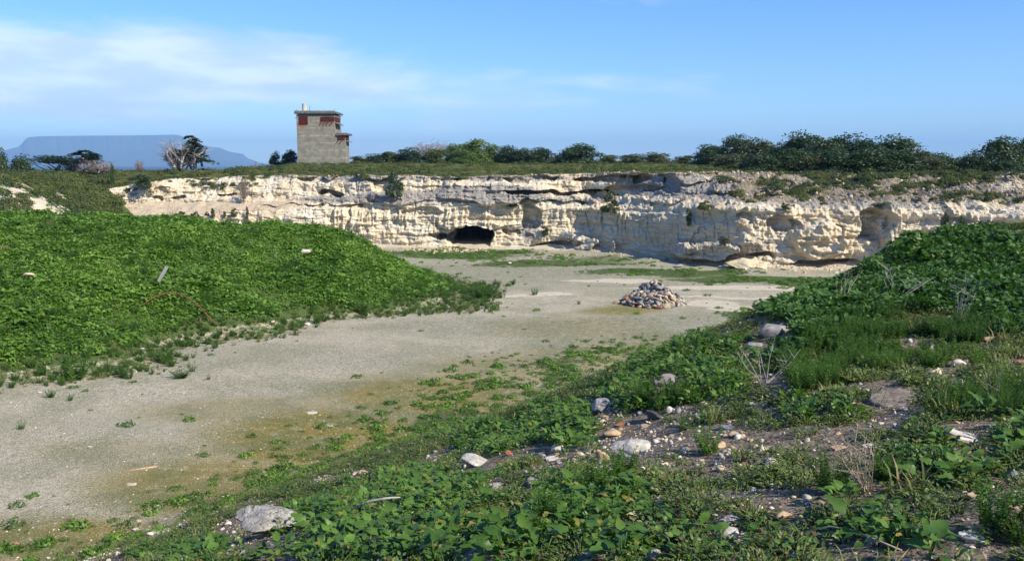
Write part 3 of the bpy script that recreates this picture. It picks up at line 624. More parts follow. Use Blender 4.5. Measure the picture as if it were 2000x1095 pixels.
def pl_clump(name, seed, rad, hh, mt, n=160, ls=.12, asp=.5, up=.0):
    """dome of small leaf faces, for scrub seen from far"""
    r = np.random.RandomState(seed); d = r.normal(0, 1, (n, 3)); d[:, 2] = np.abs(d[:, 2]); d /= np.linalg.norm(d, axis=1)[:, None]
    d *= r.uniform(.55, 1.05, (n, 1)); lump = 1 + .25 * np.sin(d[:, :1] * 5 + seed) * np.cos(d[:, 1:2] * 4)
    C = d * lump * np.array([rad, rad, hh]); nrm = d + r.normal(0, .55, (n, 3)); return leaf_cloud(name, C, nrm, ls, asp, r, mt)
def leaf_cloud(name, C, nrm, ls, asp, r, mt, tone=None):
    n = len(C); nrm = nrm / np.linalg.norm(nrm, axis=1)[:, None]; a = np.cross(nrm, r.normal(0, 1, (n, 3))); a /= np.linalg.norm(a, axis=1)[:, None]; b = np.cross(nrm, a)
    s = ls * r.uniform(.6, 1.3, (n, 1)); V = np.stack([C - a * s, C + b * s * asp, C + a * s, C - b * s * asp], 1).reshape(-1, 3)
    Fc = np.arange(4 * n).reshape(n, 4); t = np.repeat(r.uniform(0, 1, n) if tone is None else tone, 4)
    return mesh(name, V, Fc, mt, {'tone': t})
B = [pl_broad('broad_a', 1, 13, (.05, .09), .12, .10, MT['broad'], na=8, ser=-.14), pl_broad('broad_b', 2, 8, (.07, .13), .12, .15, MT['broad'], .62, na=7, ser=-.3), pl_broad('broad_c', 3, 18, (.03, .06), .14, .10, MT['broad']), pl_broad('broad_d', 33, 16, (.03, .07), .12, .16, MT['broad'], .6, .12, .6, 8, -.4)]
E = [pl_broad('mound_leaf_a', 4, 16, (.12, .19), .30, .22, MT['bright'], .8), pl_broad('mound_leaf_b', 5, 14, (.14, .22), .28, .30, MT['bright'], .75), pl_broad('mound_leaf_c', 6, 16, (.10, .16), .3, .16, MT['bright'], .8)]
RD = [pl_broad('round_a', 7, 18, (.045, .07), .13, .16, MT['round'], .95, 0, .2), pl_broad('round_b', 8, 18, (.05, .085), .15, .22, MT['round'], .9, 0, .2)]
SM = [pl_broad('mat_a', 9, 44, (.014, .030), .13, .04, MT['mat'], .6, 0, .15), pl_broad('mat_b', 10, 36, (.018, .036), .12, .06, MT['mat'], .62, 0, .15), pl_broad('mat_c', 11, 40, (.012, .024), .14, .03, MT['mat'], .55, 0, .1)]
FE = [pl_feather('feather_a', 12, .26, .26, MT['feather']), pl_feather('feather_b', 13, .34, .30, MT['feather'], 18, 13)]
GR = [pl_grass('grass_a', 14, .14, .10, MT['grass']), pl_grass('grass_b', 15, .2, .12, MT['grass'])]
SC = [pl_clump('scrub_a', 16, .55, .35, MT['scrub'], 420, .06), pl_clump('scrub_b', 17, .7, .3, MT['scrub'], 520, .065), pl_clump('scrub_c', 18, .4, .4, MT['ever'], 300, .06)]
GC = [pl_clump('turf_a', 19, .45, .10, MT['grass'], 200, .05, .3), pl_clump('turf_b', 20, .5, .09, MT['scrub'], 200, .05, .35)]
LW = [pl_clump('low_green_a', 22, .35, .14, MT['feather'], 120, .06, .35), pl_clump('low_green_b', 23, .3, .2, MT['bright'], 100, .07, .4)]

# ------------------------------------------------------------------ rocks
def rock_me(name, seed, mt, sub=3, cuts=9, flat=1.0, rough=.10):
    r = np.random.RandomState(seed); bm = bmesh.new(); bmesh.ops.create_icosphere(bm, subdivisions=sub, radius=1)
    V = np.array([v.co[:] for v in bm.verts]); 
    for k in range(cuts):
        n = r.normal(0, 1, 3); n /= np.linalg.norm(n); d = r.uniform(.42, .86); e = V @ n - d; V = V - np.clip(e, 0, None)[:, None] * n * .93
    nz = fbm(V[:, 0] * 1.4 + seed, V[:, 1] * 1.4, V[:, 2] * 1.4, o=4, seed=seed); V = V * (1 + rough * nz)[:, None]
    V = V / np.abs(V).max(0) * np.array([1, 1, 1]) * .5
    Fc = np.array([[v.index for v in f.verts] for f in bm.faces]); bm.free()
    return mesh(name, V, Fc, mt, smooth=False)
def flatten(me, b, c):
    me.transform(Matrix.Diagonal((1, b, c, 1))); return me
def slab_me(name, seed, mt):
    r = np.random.RandomState(seed); na = 28; an = np.linspace(0, 2 * math.pi, na, endpoint=False); out = np.full(na, 1.0)
    for k in range(7): ph = k * .9 + r.uniform(-.3, .3); cc = np.cos(an - ph); out = np.minimum(out, np.where(cc > .05, r.uniform(.62, .95) / np.maximum(cc, .05), 9))
    out *= 1 + .05 * r.normal(0, 1, na); V = [(0, 0, .5)]; Fc = []
    for rr_, zz_ in ((.35, .5), (.7, .5), (.93, .46), (1.0, .3), (.98, -.2), (.9, -.5)):
        for i, a in enumerate(an): V.append((math.cos(a) * out[i] * rr_ * .5, math.sin(a) * out[i] * rr_ * .5, zz_ + (.10 * float(vn(math.cos(a) * rr_ * 2 + seed, math.sin(a) * rr_ * 2, seed=seed)) if zz_ > 0 else 0) + r.normal(0, .02)))
    for i in range(na): Fc.append((0, 1 + i, 1 + (i + 1) % na))
    for k in range(5):
        for i in range(na): a = 1 + k * na + i; b = 1 + k * na + (i + 1) % na; Fc.append((a, a + na, b + na, b))
    return mesh(name, V, Fc, mt)
RK = {}
def rock(kind, mt, seed):
    k = (kind, mt, seed % 4)
    if k not in RK:
        a = {'r': dict(cuts=16, rough=.14), 'a': dict(cuts=26, rough=.10), 's': dict(cuts=16, rough=.10), 'b': dict(cuts=11, rough=.34, sub=5)}[kind]
        RK[k] = slab_me('slab', 350 + seed % 4, MT[mt]) if kind == 's' else rock_me('rock', 300 + seed % 4 + 17 * 'rasb'.index(kind), MT[mt], **a)
    return RK[k]
def put_rock(px, py, w, h, kind, mt, label, group, seed, cat='stone', name='rock'):
    x, y, z = (float(a[0]) for a in hit(px, py + h * .38)); s = y / F; z += .22 if group == G3 else (.09 if w > 120 else 0)
    r = np.random.RandomState(seed); wm = w * s; hm_ = h * s
    if kind == 's': dz = wm * .13; dy = max(hm_ / .42, wm * .5); dy = min(dy, wm * 1.1); rt = (r.normal(0, .08) + .04, r.normal(0, .1), r.uniform(-.5, .5)); zz_ = dz * .28
    else: dz = hm_ * 1.05; dy = wm * r.uniform(.65, .9); rt = (r.normal(0, .15), r.normal(0, .12), r.uniform(-.6, .6)); zz_ = dz * .2
    o = ob(name, rock(kind, mt, seed), loc=(x, y + dy * .2, z + zz_), rot=rt, scl=(wm, dy, dz)); tag(o, label, cat, group); return o
G1 = 'loose stones lying on the foreground bank'; G2 = 'small pale stones on the floor edge at left'; G3 = 'pale stones among the green leaves of the left mound'
ROCKS = [
 (512, 1028, 160, 58, 'b', 'rock_lichen', 'largest foreground boulder, pale grey with brown lichen, at the bottom left edge of the leaves', None),
 (1515, 640, 66, 40, 'a', 'rock_grey', 'big grey block half buried under round leaves on the crest', G1),
 (1478, 668, 42, 24, 's', 'rock_grey', 'lower grey block leaning beside the crest block', G1),
 (1588, 706, 22, 18, 'r', 'rock_white', 'white pitted stone beside feathery green bush below the crest', G1),
 (1931, 660, 26, 15, 'r', 'rock_tan', 'smooth tan stone high on the bank near the right edge', G1),
 (1906, 644, 16, 10, 'r', 'rock_white', 'small white stone just above the smooth tan one', G1),
 (1873, 708, 30, 20, 'r', 'rock_white', 'pitted white stone above the upright white one at right', G1),
 (1831, 725, 28, 17, 'r', 'rock_cream', 'cream domed stone left of the pitted white stone', G1),
 (1874, 744, 22, 24, 'r', 'rock_white', 'upright white stone with dark left side at right', G1),
 (1750, 770, 98, 44, 's', 'rock_brown', 'large flat brown slab lying tilted among weeds', G1),
 (1764, 797, 20, 12, 'r', 'rock_grey', 'small grey stone tucked under the large brown slab', G1),
 (1836, 770, 12, 10, 'r', 'rock_cream', 'tiny cream stone right of the brown slab', G1),
 (1892, 845, 74, 44, 's', 'rock_white', 'pale grey flat slab striped by twig shadows', G1),
 (1495, 788, 21, 19, 'a', 'rock_grey', 'squarish grey stone standing in mid bank weeds', G1),
 (1521, 797, 18, 9, 'r', 'rock_white', 'low white stone right of the squarish grey one', G1),
 (1356, 811, 15, 10, 'r', 'rock_white', 'small bright white stone right of the dark slate', G1),
 (1617, 776, 11, 9, 'r', 'rock_cream', 'tiny cream pebble in weeds below the feathery bush', G1),
 (1434, 845, 26, 20, 'r', 'rock_tan', 'ochre rounded stone leaning under a flat grey slab', G1),
 (1421, 832, 36, 14, 's', 'rock_blue', 'flat grey slab resting above the ochre stone', G1),
 (1409, 867, 30, 16, 'r', 'rock_tan', 'tan low stone below the ochre one', G1),
 (1487, 858, 11, 13, 'r', 'rock_white', 'small upright white stone right of the ochre one', G1),
 (1507, 898, 31, 22, 'a', 'rock_white', 'angular white stone casting a dark shadow to its left', G1),
 (1328, 893, 10, 13, 'r', 'rock_white', 'thin upright white stone on the bare gravel', G1),
 (1300, 905, 20, 10, 'r', 'rock_cream', 'low cream stone left of the thin upright one', G1),
 (1409, 912, 20, 17, 'a', 'rock_cream', 'pointed cream stone on gravel beside feathery tuft', G1),
 (1424, 1020, 60, 30, 'b', 'rock_lichen', 'wide pale stone sunk in leaves near the bottom centre right', G1),
 (1530, 1006, 42, 20, 'r', 'rock_tan', 'oval orange tan stone on gravel', G1),
 (1913, 966, 46, 26, 's', 'rock_tan', 'flat tan stone in mat leaves at lower right', G1),
 (1987, 992, 36, 20, 'r', 'rock_tan', 'tan stone cut by the right edge', G1),
 (1905, 1037, 62, 46, 's', 'rock_white', 'pale wedge shaped slab at the lower right corner', G1),
 (1556, 1061, 24, 13, 'r', 'rock_grey', 'small grey stone near the bottom among mat leaves', G1),
 (1640, 872, 44, 13, 's', 'rock_tan', 'thin brown slab behind the dry brush', G1),
 (1697, 868, 22, 10, 's', 'rock_white', 'thin whitish stone right of the dry brush', G1),
 (1992, 705, 32, 18, 'r', 'rock_red', 'red brick rubble cut by the right edge', G1),
 (1980, 925, 30, 16, 'r', 'rock_blue', 'blue grey stone among mat leaves by the right edge', G1),
 (1177, 790, 44, 34, 'b', 'rock_grey', 'weathered grey chunk at the edge of leafy weeds', G1),
 (1175, 819, 19, 12, 'r', 'rock_cream', 'cream stone below the weathered grey chunk', G1),
 (1211, 827, 25, 14, 'r', 'rock_red', 'red brown stone above the ochre flat stone', G1),
 (1197, 844, 50, 19, 'a', 'rock_tan', 'ochre stone with pale flat top', G1),
 (1280, 811, 48, 22, 'a', 'rock_dark', 'dark slate stone in shadow of the leafy weeds', G1),
 (1300, 740, 50, 30, 'b', 'rock_purple', 'purple grey boulder poking from leaves at the crest', G1),
 (1262, 830, 24, 10, 's', 'rock_tan', 'flat tan stone under the dark slate', G1),
 (1232, 874, 84, 32, 'b', 'rock_white', 'long whitish slab lying across the bare gravel', G1),
 (1178, 891, 32, 29, 'a', 'rock_tan', 'pyramid shaped grey tan stone at the left end of the long whitish slab', G1),
 (1133, 885, 19, 18, 'r', 'rock_cream', 'yellowish cream stone left of the pyramid stone', G1),
 (1086, 877, 36, 17, 'b', 'rock_white', 'pale knobbly stone at the left of the gravel patch', G1),
 (1078, 894, 38, 12, 's', 'rock_white', 'flat white stone below the pale knobbly one', G1),
 (930, 901, 78, 20, 'a', 'rock_white', 'long low pale stone lying in the leafy weeds', G1),
 (993, 883, 18, 15, 'a', 'rock_red', 'brick red stone right of the long low pale one', G1),
 (708, 921, 24, 15, 'a', 'rock_tan', 'pinkish stone at the left end of the leafy weeds', G1),
 (683, 907, 11, 9, 'r', 'rock_white', 'small white stone up left of the pinkish one', G1),
 (852, 898, 14, 10, 'r', 'rock_white', 'small white stone left of the long low pale one', G1),
 (978, 743, 22, 7, 's', 'rock_white', 'flat white stone on the mossy floor', G1),
 (968, 946, 26, 19, 'a', 'rock_grey', 'grey splintered stone in leaves under the long pale one', G1),
 (1043, 943, 17, 11, 'r', 'rock_cream', 'cream stone right of the splintered grey one', G1),
 (1282, 958, 27, 15, 'a', 'rock_tan', 'orange yellow stone in leaves below the gravel patch', G1),
 (1236, 1002, 42, 22, 'r', 'rock_cream', 'cream rounded stone amid big leaves near bottom centre', G1),
 (935, 1060, 34, 18, 's', 'rock_white', 'pale flat stone in leaves at bottom centre', G1),
 (1168, 1077, 46, 32, 'a', 'rock_grey', 'grey shard with dark shaded face at the bottom', G1),
 (1281, 1083, 32, 30, 'b', 'rock_lichen', 'speckled pale stone at the bottom edge', G1),
 (737, 1071, 14, 10, 'r', 'rock_white', 'small white stone in leaves at bottom, right of the boulder', G1),
 (265, 1032, 15, 11, 'r', 'rock_white', 'white pebble left of the slightly larger one before the boulder', G2),
 (294, 1042, 17, 12, 'r', 'rock_white', 'slightly larger white pebble on weeds left of the boulder', G2),
 (364, 1026, 16, 12, 'a', 'rock_white', 'angular white stone close above left of the boulder', G2),
 (270, 1016, 12, 7, 'r', 'rock_white', 'small flat white pebble on mossy weeds', G2),
 (333, 1081, 20, 14, 'a', 'rock_cream', 'pale stone at the bottom edge below the boulder', G2),
 (444, 1021, 16, 10, 'r', 'rock_white', 'white pebble touching the upper left of the boulder', G2),
 (446, 968, 10, 8, 'r', 'rock_white', 'small white pebble above the boulder', G2),
 (445, 989, 13, 9, 'r', 'rock_white', 'white pebble between the boulder and the one above', G2),
 (310, 987, 15, 6, 's', 'rock_white', 'flat white chip on the floor edge', G2),
 (389, 1006, 12, 7, 'r', 'rock_white', 'little white chip up left of the boulder', G2),
 (362, 976, 18, 9, 'a', 'rock_tan', 'tan stone on the weeds above the white chips', G2),
 (31, 1060, 13, 7, 'a', 'rock_red', 'small red brick chip at the bottom left corner', G2),
 (94, 1087, 10, 8, 'r', 'rock_white', 'white pebble at the bottom left edge in moss', G2),
 (180, 1079, 15, 8, 'r', 'rock_white', 'white stone in moss at the bottom left', G2),
 (263, 724, 11, 12, 'a', 'rock_white', 'upright white stone beside a weed at the mound foot', G2),
 (77, 765, 10, 6, 'r', 'rock_white', 'white chip on the chalk floor near left edge', G2),
 (175, 871, 11, 7, 'r', 'rock_white', 'lone white stone on the open chalk floor', G2),
 (609, 805, 28, 7, 's', 'rock_white', 'flat whitish patch stone on the mossy floor', G2),
 (642, 831, 26, 6, 's', 'rock_white', 'thin whitish stone below the flat patch stone', G2),
 (256, 945, 26, 6, 's', 'rock_white', 'flat whitish slabby stone on lower left floor', G2),
 (597, 496, 26, 12, 'a', 'rock_white', 'pale stone high on the left mound among leaves', G3),
 (57, 545, 24, 10, 'a', 'rock_cream', 'cream stone in leaves at the left of the mound', G3),
 (601, 640, 13, 8, 'r', 'rock_white', 'white stone at the mound foot beside grass', G3),
 (533, 635, 8, 7, 'r', 'rock_cream', 'small cream stone at the mound foot', G3),
 (278, 690, 12, 7, 'r', 'rock_white', 'white stone in the weeds at the mound foot', G3),
 (1450, 513, 66, 27, 'b', 'rock_cream', 'large cream boulder at the foot of the cliff', 'fallen boulders along the cliff foot'),
 (1490, 520, 30, 14, 'r', 'rock_cream', 'smaller cream boulder right of the large one', 'fallen boulders along the cliff foot'),
 (1412, 520, 18, 9, 'r', 'rock_white', 'pale low boulder left of the large one', 'fallen boulders along the cliff foot'),
 (1535, 524, 22, 9, 'r', 'rock_cream', 'low cream boulder where sand meets grass', 'fallen boulders along the cliff foot'),
 (1325, 519, 24, 9, 'a', 'rock_grey', 'grey boulder in the grass under the shaded cliff', 'fallen boulders along the cliff foot'),
 (996, 513, 9, 6, 'r', 'rock_white', 'lone pale stone on the floor in front of the cave', None),
]
for i, (px, py, w, h, k, mt, lb, gp) in enumerate(ROCKS):
    put_rock(px, py, w, h, k, mt, lb, gp, i * 7 + 1)

# ------------------------------------------------------------------ cairn of stones
def cairn():
    x0, y0, z0 = (float(a[0]) for a in hit(1275, 594)); Rr = 66 / F * y0; Hh = 44 / F * y0 * 1.18
    rt = empty('stone_cairn', (x0, y0, z0)); tag(rt, 'conical heap of dark, grey and tan stones standing on the quarry floor', 'cairn')
    r = np.random.RandomState(5)
    mts = ['rock_dark', 'rock_blue', 'rock_grey', 'rock_tan', 'rock_cream', 'rock_white', 'rock_red', 'rock_purple']; pr = [.20, .24, .23, .16, .07, .03, .02, .05]
    ms = {}
    for m_ in mts:
        for k in range(3): ms[m_, k] = rock_me('stone', 500 + k + 3 * len(m_), MT[m_], sub=2, cuts=12, rough=.06)
    core = rock_me('core', 77, MT['rock_grey'], sub=4, cuts=0, rough=.1); c_ = ob('core', core, rt, (0, 0, -.02), None, (Rr * 1.55, Rr * 1.3, Hh * 1.25))
    co = np.empty(len(core.vertices) * 3); core.vertices.foreach_get('co', co); co = co.reshape(-1, 3); rr = np.hypot(co[:, 0], co[:, 1]) * 2
    co[:, 2] = np.where(co[:, 2] > 0, np.clip(.72 * (1 - rr * .98) ** 1.0, 0, 1), -.02); core.vertices.foreach_set('co', co.ravel()); core.update()
    n = 250
    for i in range(n):
        q = r.uniform(); f = 1 - (1 - q) ** .62 if q < .75 else r.uniform(.55, 1.0)       # 0 top, 1 foot
        f = math.sqrt(r.uniform(0.004, 1.0)) * (1 if r.uniform() > .1 else r.uniform(1, 1.12)); a = r.uniform(0, 6.283)
        if math.sin(a) > .35 and r.uniform() < .6: a = -a
        prof = 1 - f ** .9 if f < .9 else (1 - f) * .9
        rad = Rr * f * (1 + .08 * math.sin(3 * a)); z = Hh * max(0, 1 - f) ** .92
        s = r.choice([.18, .24, .30, .38, .46], p=[.25, .28, .25, .15, .07]) * r.uniform(.85, 1.15); m_ = r.choice(mts, p=pr)
        if f < .17: m_ = r.choice(['rock_red', 'rock_cream', 'rock_tan', 'rock_white']); 
        o = ob('stone', ms[m_, r.randint(3)], rt, (math.cos(a) * rad, math.sin(a) * rad * .85, max(.04, z + r.normal(0, .02))),
               (r.normal(0, .25) - .5 * math.sin(a) * -1, .55 * math.cos(a) + r.normal(0, .3), r.uniform(-.8, .8)), (s * r.uniform(1.0, 1.45), s * r.uniform(.8, 1.1), s * r.uniform(.45, .85)))
cairn()

# ------------------------------------------------------------------ watch tower on the plateau
def concrete():
    m, nt, b, out = mat_new('board_marked_concrete')
    p = pos(nt); ps = pos(nt, (.25, .25, 2.6)); sx = N(nt, 'ShaderNodeSeparateXYZ'); L(nt, p, sx.inputs[0])
    n1_ = noise(nt, 1.2, 6, .65, p); ns = noise(nt, 1.2, 4, .6, ps); nf = noise(nt, 9, 5, .7, p); pvv = pos(nt, (4, 4, .25)); nv = noise(nt, 1.5, 4, .6, pvv)
    c = mixc(nt, mr(nt, n1_, .35, .65), (.175, .163, .125), (.26, .243, .195)); c = mixc(nt, mr(nt, ns, .5, .64, 0, .6), c, (.29, .275, .22))
    c = mixc(nt, mr(nt, nv, .52, .72, 0, .5), c, (.15, .14, .115)); c = mixc(nt, mr(nt, nf, .55, .7, 0, .35), c, (.13, .12, .10))
    fr = M2(nt, 'FRACT', M2(nt, 'MULTIPLY', sx.outputs['Z'], .82), None); ln = mr(nt, M2(nt, 'ABSOLUTE', M2(nt, 'SUBTRACT', fr, .5), None), .03, .08, .5, 0)
    c = mixc(nt, M2(nt, 'MULTIPLY', ln, mr(nt, n1_, .4, .6)), c, (.46, .44, .37))
    ru = M2(nt, 'MULTIPLY', attr(nt, 'rust'), mr(nt, nv, .35, .55)); c = mixc(nt, ru, c, (.26, .10, .05))
    L(nt, c, b.inputs['Base Color']); bump(nt, b, M2(nt, 'ADD', ns, nf), .5, .05); return m
MT['conc'] = concrete()
MT['shut'] = plain('red_rust_shutter', (.05, .009, .009), (.105, .017, .014), 2.5, c3=(.07, .022, .018), bd=.01)
MT['darkslab'] = plain('dark_weathered_slab', (.075, .075, .075), (.16, .155, .145), 3)
MT['pipe'] = plain('pale_pipe', (.42, .38, .29), (.56, .52, .42), 3)
def tower():
    D = 150.0; s = D / F
    X = lambda px: float(at(px, 300, D)[0]); Z = lambda py: float(at(600, py, D)[2])
    x0, x1 = X(581), X(655); zb = Z(323); zt = Z(224); dep = 5.6; cx = (x0 + x1) / 2
    rt = empty('watch_tower', (cx, D, zb)); tag(rt, 'square grey concrete watch tower with red shutters standing on the plateau', 'tower')
    def loc(x, y, z): return (x - cx, y, z - zb)
    def part(name, mb, m, par=rt, lab=None): 
        o = ob(name, mb.me(name, MT[m]), par); 
        if lab: o['label'] = lab
        return o
    def grid_box(a, b, c_, name):
        # walls cut into a grid so that rust streaks can be marked, with recesses where the shutters sit
        V = []; Fc = []; R_ = []
        def wall(o_, du, dv, nu_, nvv, fr):
            base = len(V)
            for j in range(nvv + 1):
                for i in range(nu_ + 1):
                    q = [o_[k] + du[k] * i / nu_ + dv[k] * j / nvv for k in range(3)]; V.append(q); R_.append(fr(q))
            for j in range(nvv):
                for i in range(nu_): a_ = base + j * (nu_ + 1) + i; Fc.append((a_, a_ + 1, a_ + nu_ + 2, a_ + nu_ + 1))
        w, d_, h = b[0] - a[0], b[1] - a[1], b[2] - a[2]
        fr = lambda q: c_(q)
        wall(a, (w, 0, 0), (0, 0, h), 40, 50, fr); wall((b[0], a[1], a[2]), (0, d_, 0), (0, 0, h), 10, 20, fr); wall((a[0], b[1], a[2]), (0, -d_, 0), (0, 0, h), 10, 20, fr)
        wall((b[0], b[1], a[2]), (-w, 0, 0), (0, 0, h), 4, 4, fr); wall((a[0], a[1], b[2]), (w, 0, 0), (0, d_, 0), 4, 4, fr)
        return ob(name, mesh(name, V, Fc, MT['conc'], {'rust': R_}), rt)
    def rustf(q):
        x = q[0] + cx; z = q[2] + zb; px = 1000 + x / s; v = 0
        for a, b_, t in ((587, 603, 243), (630, 657, 237), (661, 676, 273)):
            if a - 2 < px < b_ + 1: v = max(v, .9 * float(ss(t + 18, t, 547.5 - 547.5 + (322 - (z - EYE) / s))) * float((322 - (z - EYE) / s) > t - 3))
        return v if q[1] < .1 else 0
    grid_box(loc(x0, 0, zb), loc(x1, dep, zt), rustf, 'main_wall')
    ax1 = X(674.5); azt = Z(264)
    grid_box(loc(x1 + .003, .25, zb), loc(ax1, .25 + 3.4, azt), rustf, 'annex_wall')
    m = MB(); m.box(loc((X(577.5) + X(659)) / 2, dep / 2, Z(220.5)), (X(659) - X(577.5), dep + .7, .30)); part('roof_slab', m, 'darkslab')
    m = MB(); m.box(loc((X(579) + X(657)) / 2, dep / 2, Z(218.3) + .02), (X(656) - X(580), dep + .35, .14)); r_ = np.random.RandomState(3)
    for i in range(26): m.box(loc(X(579 + i * 3.05), -.28 + r_.uniform(0, .1), Z(217.6)), (.2, .16, .14 + r_.uniform(0, .14)))
    part('parapet', m, 'conc')
    m = MB(); m.box(loc((X(656.5) + X(680)) / 2 + .05, .25 + 1.7, Z(262.3)), (X(680) - X(657), 4.0, .32)); part('annex_roof', m, 'darkslab')
    for i in range(7):
        if i == 0: m = MB()
        m.box(loc(X(659.5 + i * 3), -.05 + r_.uniform(0, .1), Z(260)), (.18, .16, .2))
    part('annex_parapet', m, 'conc')
    m = MB(); m.tube([loc(X(594.5), 1.0, Z(218)), loc(X(594.5), 1.0, Z(202))], .37, 14); part('chimney_pipe', m, 'pipe')
    for px, a, b_ in ((606.5, 218, 207), (632.5, 218, 213), (655, 218, 213), (581, 218, 213)):
        m = MB(); m.tube([loc(X(px), .3, Z(a)), loc(X(px), .3, Z(b_))], .035, 5); part('rod', m, 'darkslab')
    def shutter(pxa, pxb, pya, pyb, y=-.05, n=4, frame=True):
        w = X(pxb) - X(pxa); h = Z(pya) - Z(pyb); m = MB()
        m.box(loc((X(pxa) + X(pxb)) / 2, y, (Z(pya) + Z(pyb)) / 2), (w, .10, h)); o = part('shutter', m, 'shut')
        m = MB()
        for i in range(n + 1): m.box(loc(X(pxa) + w * i / n, y - .065, (Z(pya) + Z(pyb)) / 2), (.05, .04, h))
        part('rib', m, 'shut', o); return o
    shutter(587, 603, 227, 243); shutter(629, 654.7, 228.2, 237, n=7); shutter(660.5, 673.5, 265.5, 273, .25 - .05)
    m = MB(); m.box((x1 + .05 - cx, 2.2, (Z(228.2) + Z(237)) / 2 - zb), (.10, 4.2, Z(228.2) - Z(237))); part('shutter', m, 'shut')
    m = MB(); m.box((ax1 + .05 - cx, 1.9, (Z(265.5) + Z(273)) / 2 - zb), (.10, 2.6, Z(265.5) - Z(273))); part('shutter', m, 'shut')
    for px in (631, 637.5, 643.5, 651): m = MB(); m.box(loc(X(px), -.22, Z(238.5)), (.12, .5, .12), (.2, 0, 0)); part('peg', m, 'rust')
    for px in (661, 668): m = MB(); m.box(loc(X(px), .05, Z(275)), (.11, .42, .11), (.2, 0, 0)); part('peg', m, 'rust')
    m = MB(); m.box((x1 - cx + .38, 2.3, Z(241.5) - zb), (.75, 4.0, .10), (0, .42, 0)); part('awning', m, 'darkslab')
    m = MB(); m.box((ax1 - cx + .33, 2.0, Z(276.5) - zb), (.6, 2.6, .09), (0, .2, 0)); part('awning', m, 'darkslab')
    m = MB(); m.box((x0 - cx - .18, 2.2, Z(229.5) - zb), (.4, 3.0, .10)); part('awning', m, 'darkslab')
    m = MB(); m.box((x0 - cx - .12, 1.6, Z(273) - zb), (.07, 1.6, 1.1), (0, .16, 0)); part('open_shutter', m, 'darkslab')
tower()

# ------------------------------------------------------------------ trees and bushes
def limbs(mb, r, h, spread, n, rad, lean=0, up=.5):
    tips = []
    for i in range(n):
        a = 6.283 * i / n + r.normal(0, .4); k = r.uniform(.55, 1); p0 = Vector((r.normal(0, .05), r.normal(0, .05), h * r.uniform(.05, .3)))
        p2 = Vector((math.cos(a) * spread * k, math.sin(a) * spread * k, h * r.uniform(up, .98))); p1 = p0.lerp(p2, .5) + Vector(r.normal(0, .12 * spread, 3)) + Vector((0, 0, .05 * h))
        mb.tube([p0, p1, p2], [rad, rad * .55, rad * .15], 5); tips.append((p1, p2, rad * .35))
    return tips
def crown_round(name, seed, mt, n=3400, w=1.0, h=1.0, low=.12, ls=.05, lobes=15, gap=.0):
    r = np.random.RandomState(seed); C = []; Nn = []; tone = []
    for i in range(lobes):
        a = r.uniform(0, 6.283) if i % 2 else i * 1.7; q = math.sqrt(r.uniform()) if i % 3 else .95; zc = low + (.80 - low) * ((i + .5) / lobes) ** 1.7; q = (q if i % 3 or zc > .4 else r.uniform(.1, .8)) * (1 if zc < .55 else .7); rr_ = (.5 * w) * (1.0 - .35 * zc) * q * .74
        c = np.array([math.cos(a) * rr_, math.sin(a) * rr_, zc * h]); rad = r.uniform(.12, .24) * np.array([w, w, h * .8]) * (1.15 - .35 * q)
        m = n // lobes; d = r.normal(0, 1, (m, 3)); d /= np.linalg.norm(d, axis=1)[:, None]; d[:, 2] = np.where(d[:, 2] < -.75, -d[:, 2], d[:, 2])
        f = 1 + .22 * vn(d[:, 0] * 3 + i, d[:, 1] * 3, d[:, 2] * 3, seed); C.append(c + d * rad * (f * np.where(r.uniform(size=m) < .2, r.uniform(1.0, 1.28, m), r.uniform(.6, 1.08, m)))[:, None]); Nn.append(d + r.normal(0, .6, (m, 3))); tone.append(np.clip(r.uniform(0, .5) + r.uniform(0, .5, m), 0, 1))
    C = np.concatenate(C); C[:, 2] = np.maximum(C[:, 2], .01)
    return leaf_cloud(name, C, np.concatenate(Nn), ls, .6, r, mt, np.concatenate(tone))
def crown_bare(name, seed, mt, dens=70, sub=8):
    r = np.random.RandomState(seed); mb = MB()
    for i in range(dens):
        a = r.uniform(0, 6.283); k = r.uniform(.1, .5); p2 = Vector((math.cos(a) * k, math.sin(a) * k, r.uniform(.35, 1.0) * (1 - .5 * k))); p0 = Vector((p2.x * .15, p2.y * .15, .15)); p1 = p0.lerp(p2, .55) + Vector(r.normal(0, .05, 3))
        mb.tube([p0, p1, p2], [.010, .006, .002], 3)
        for j in range(sub):
            q = p1.lerp(p2, r.uniform(0, 1)); e = q + Vector((r.normal(0, .10), r.normal(0, .10), r.uniform(-.02, .14))); mb.tube([q, e], [.0035, .0012], 3)
    me = mb.me(name, mt); a = me.attributes.new('tone', 'FLOAT', 'POINT'); a.data.foreach_set('value', r.uniform(0, 1, len(me.vertices)).astype(np.float32)); return me
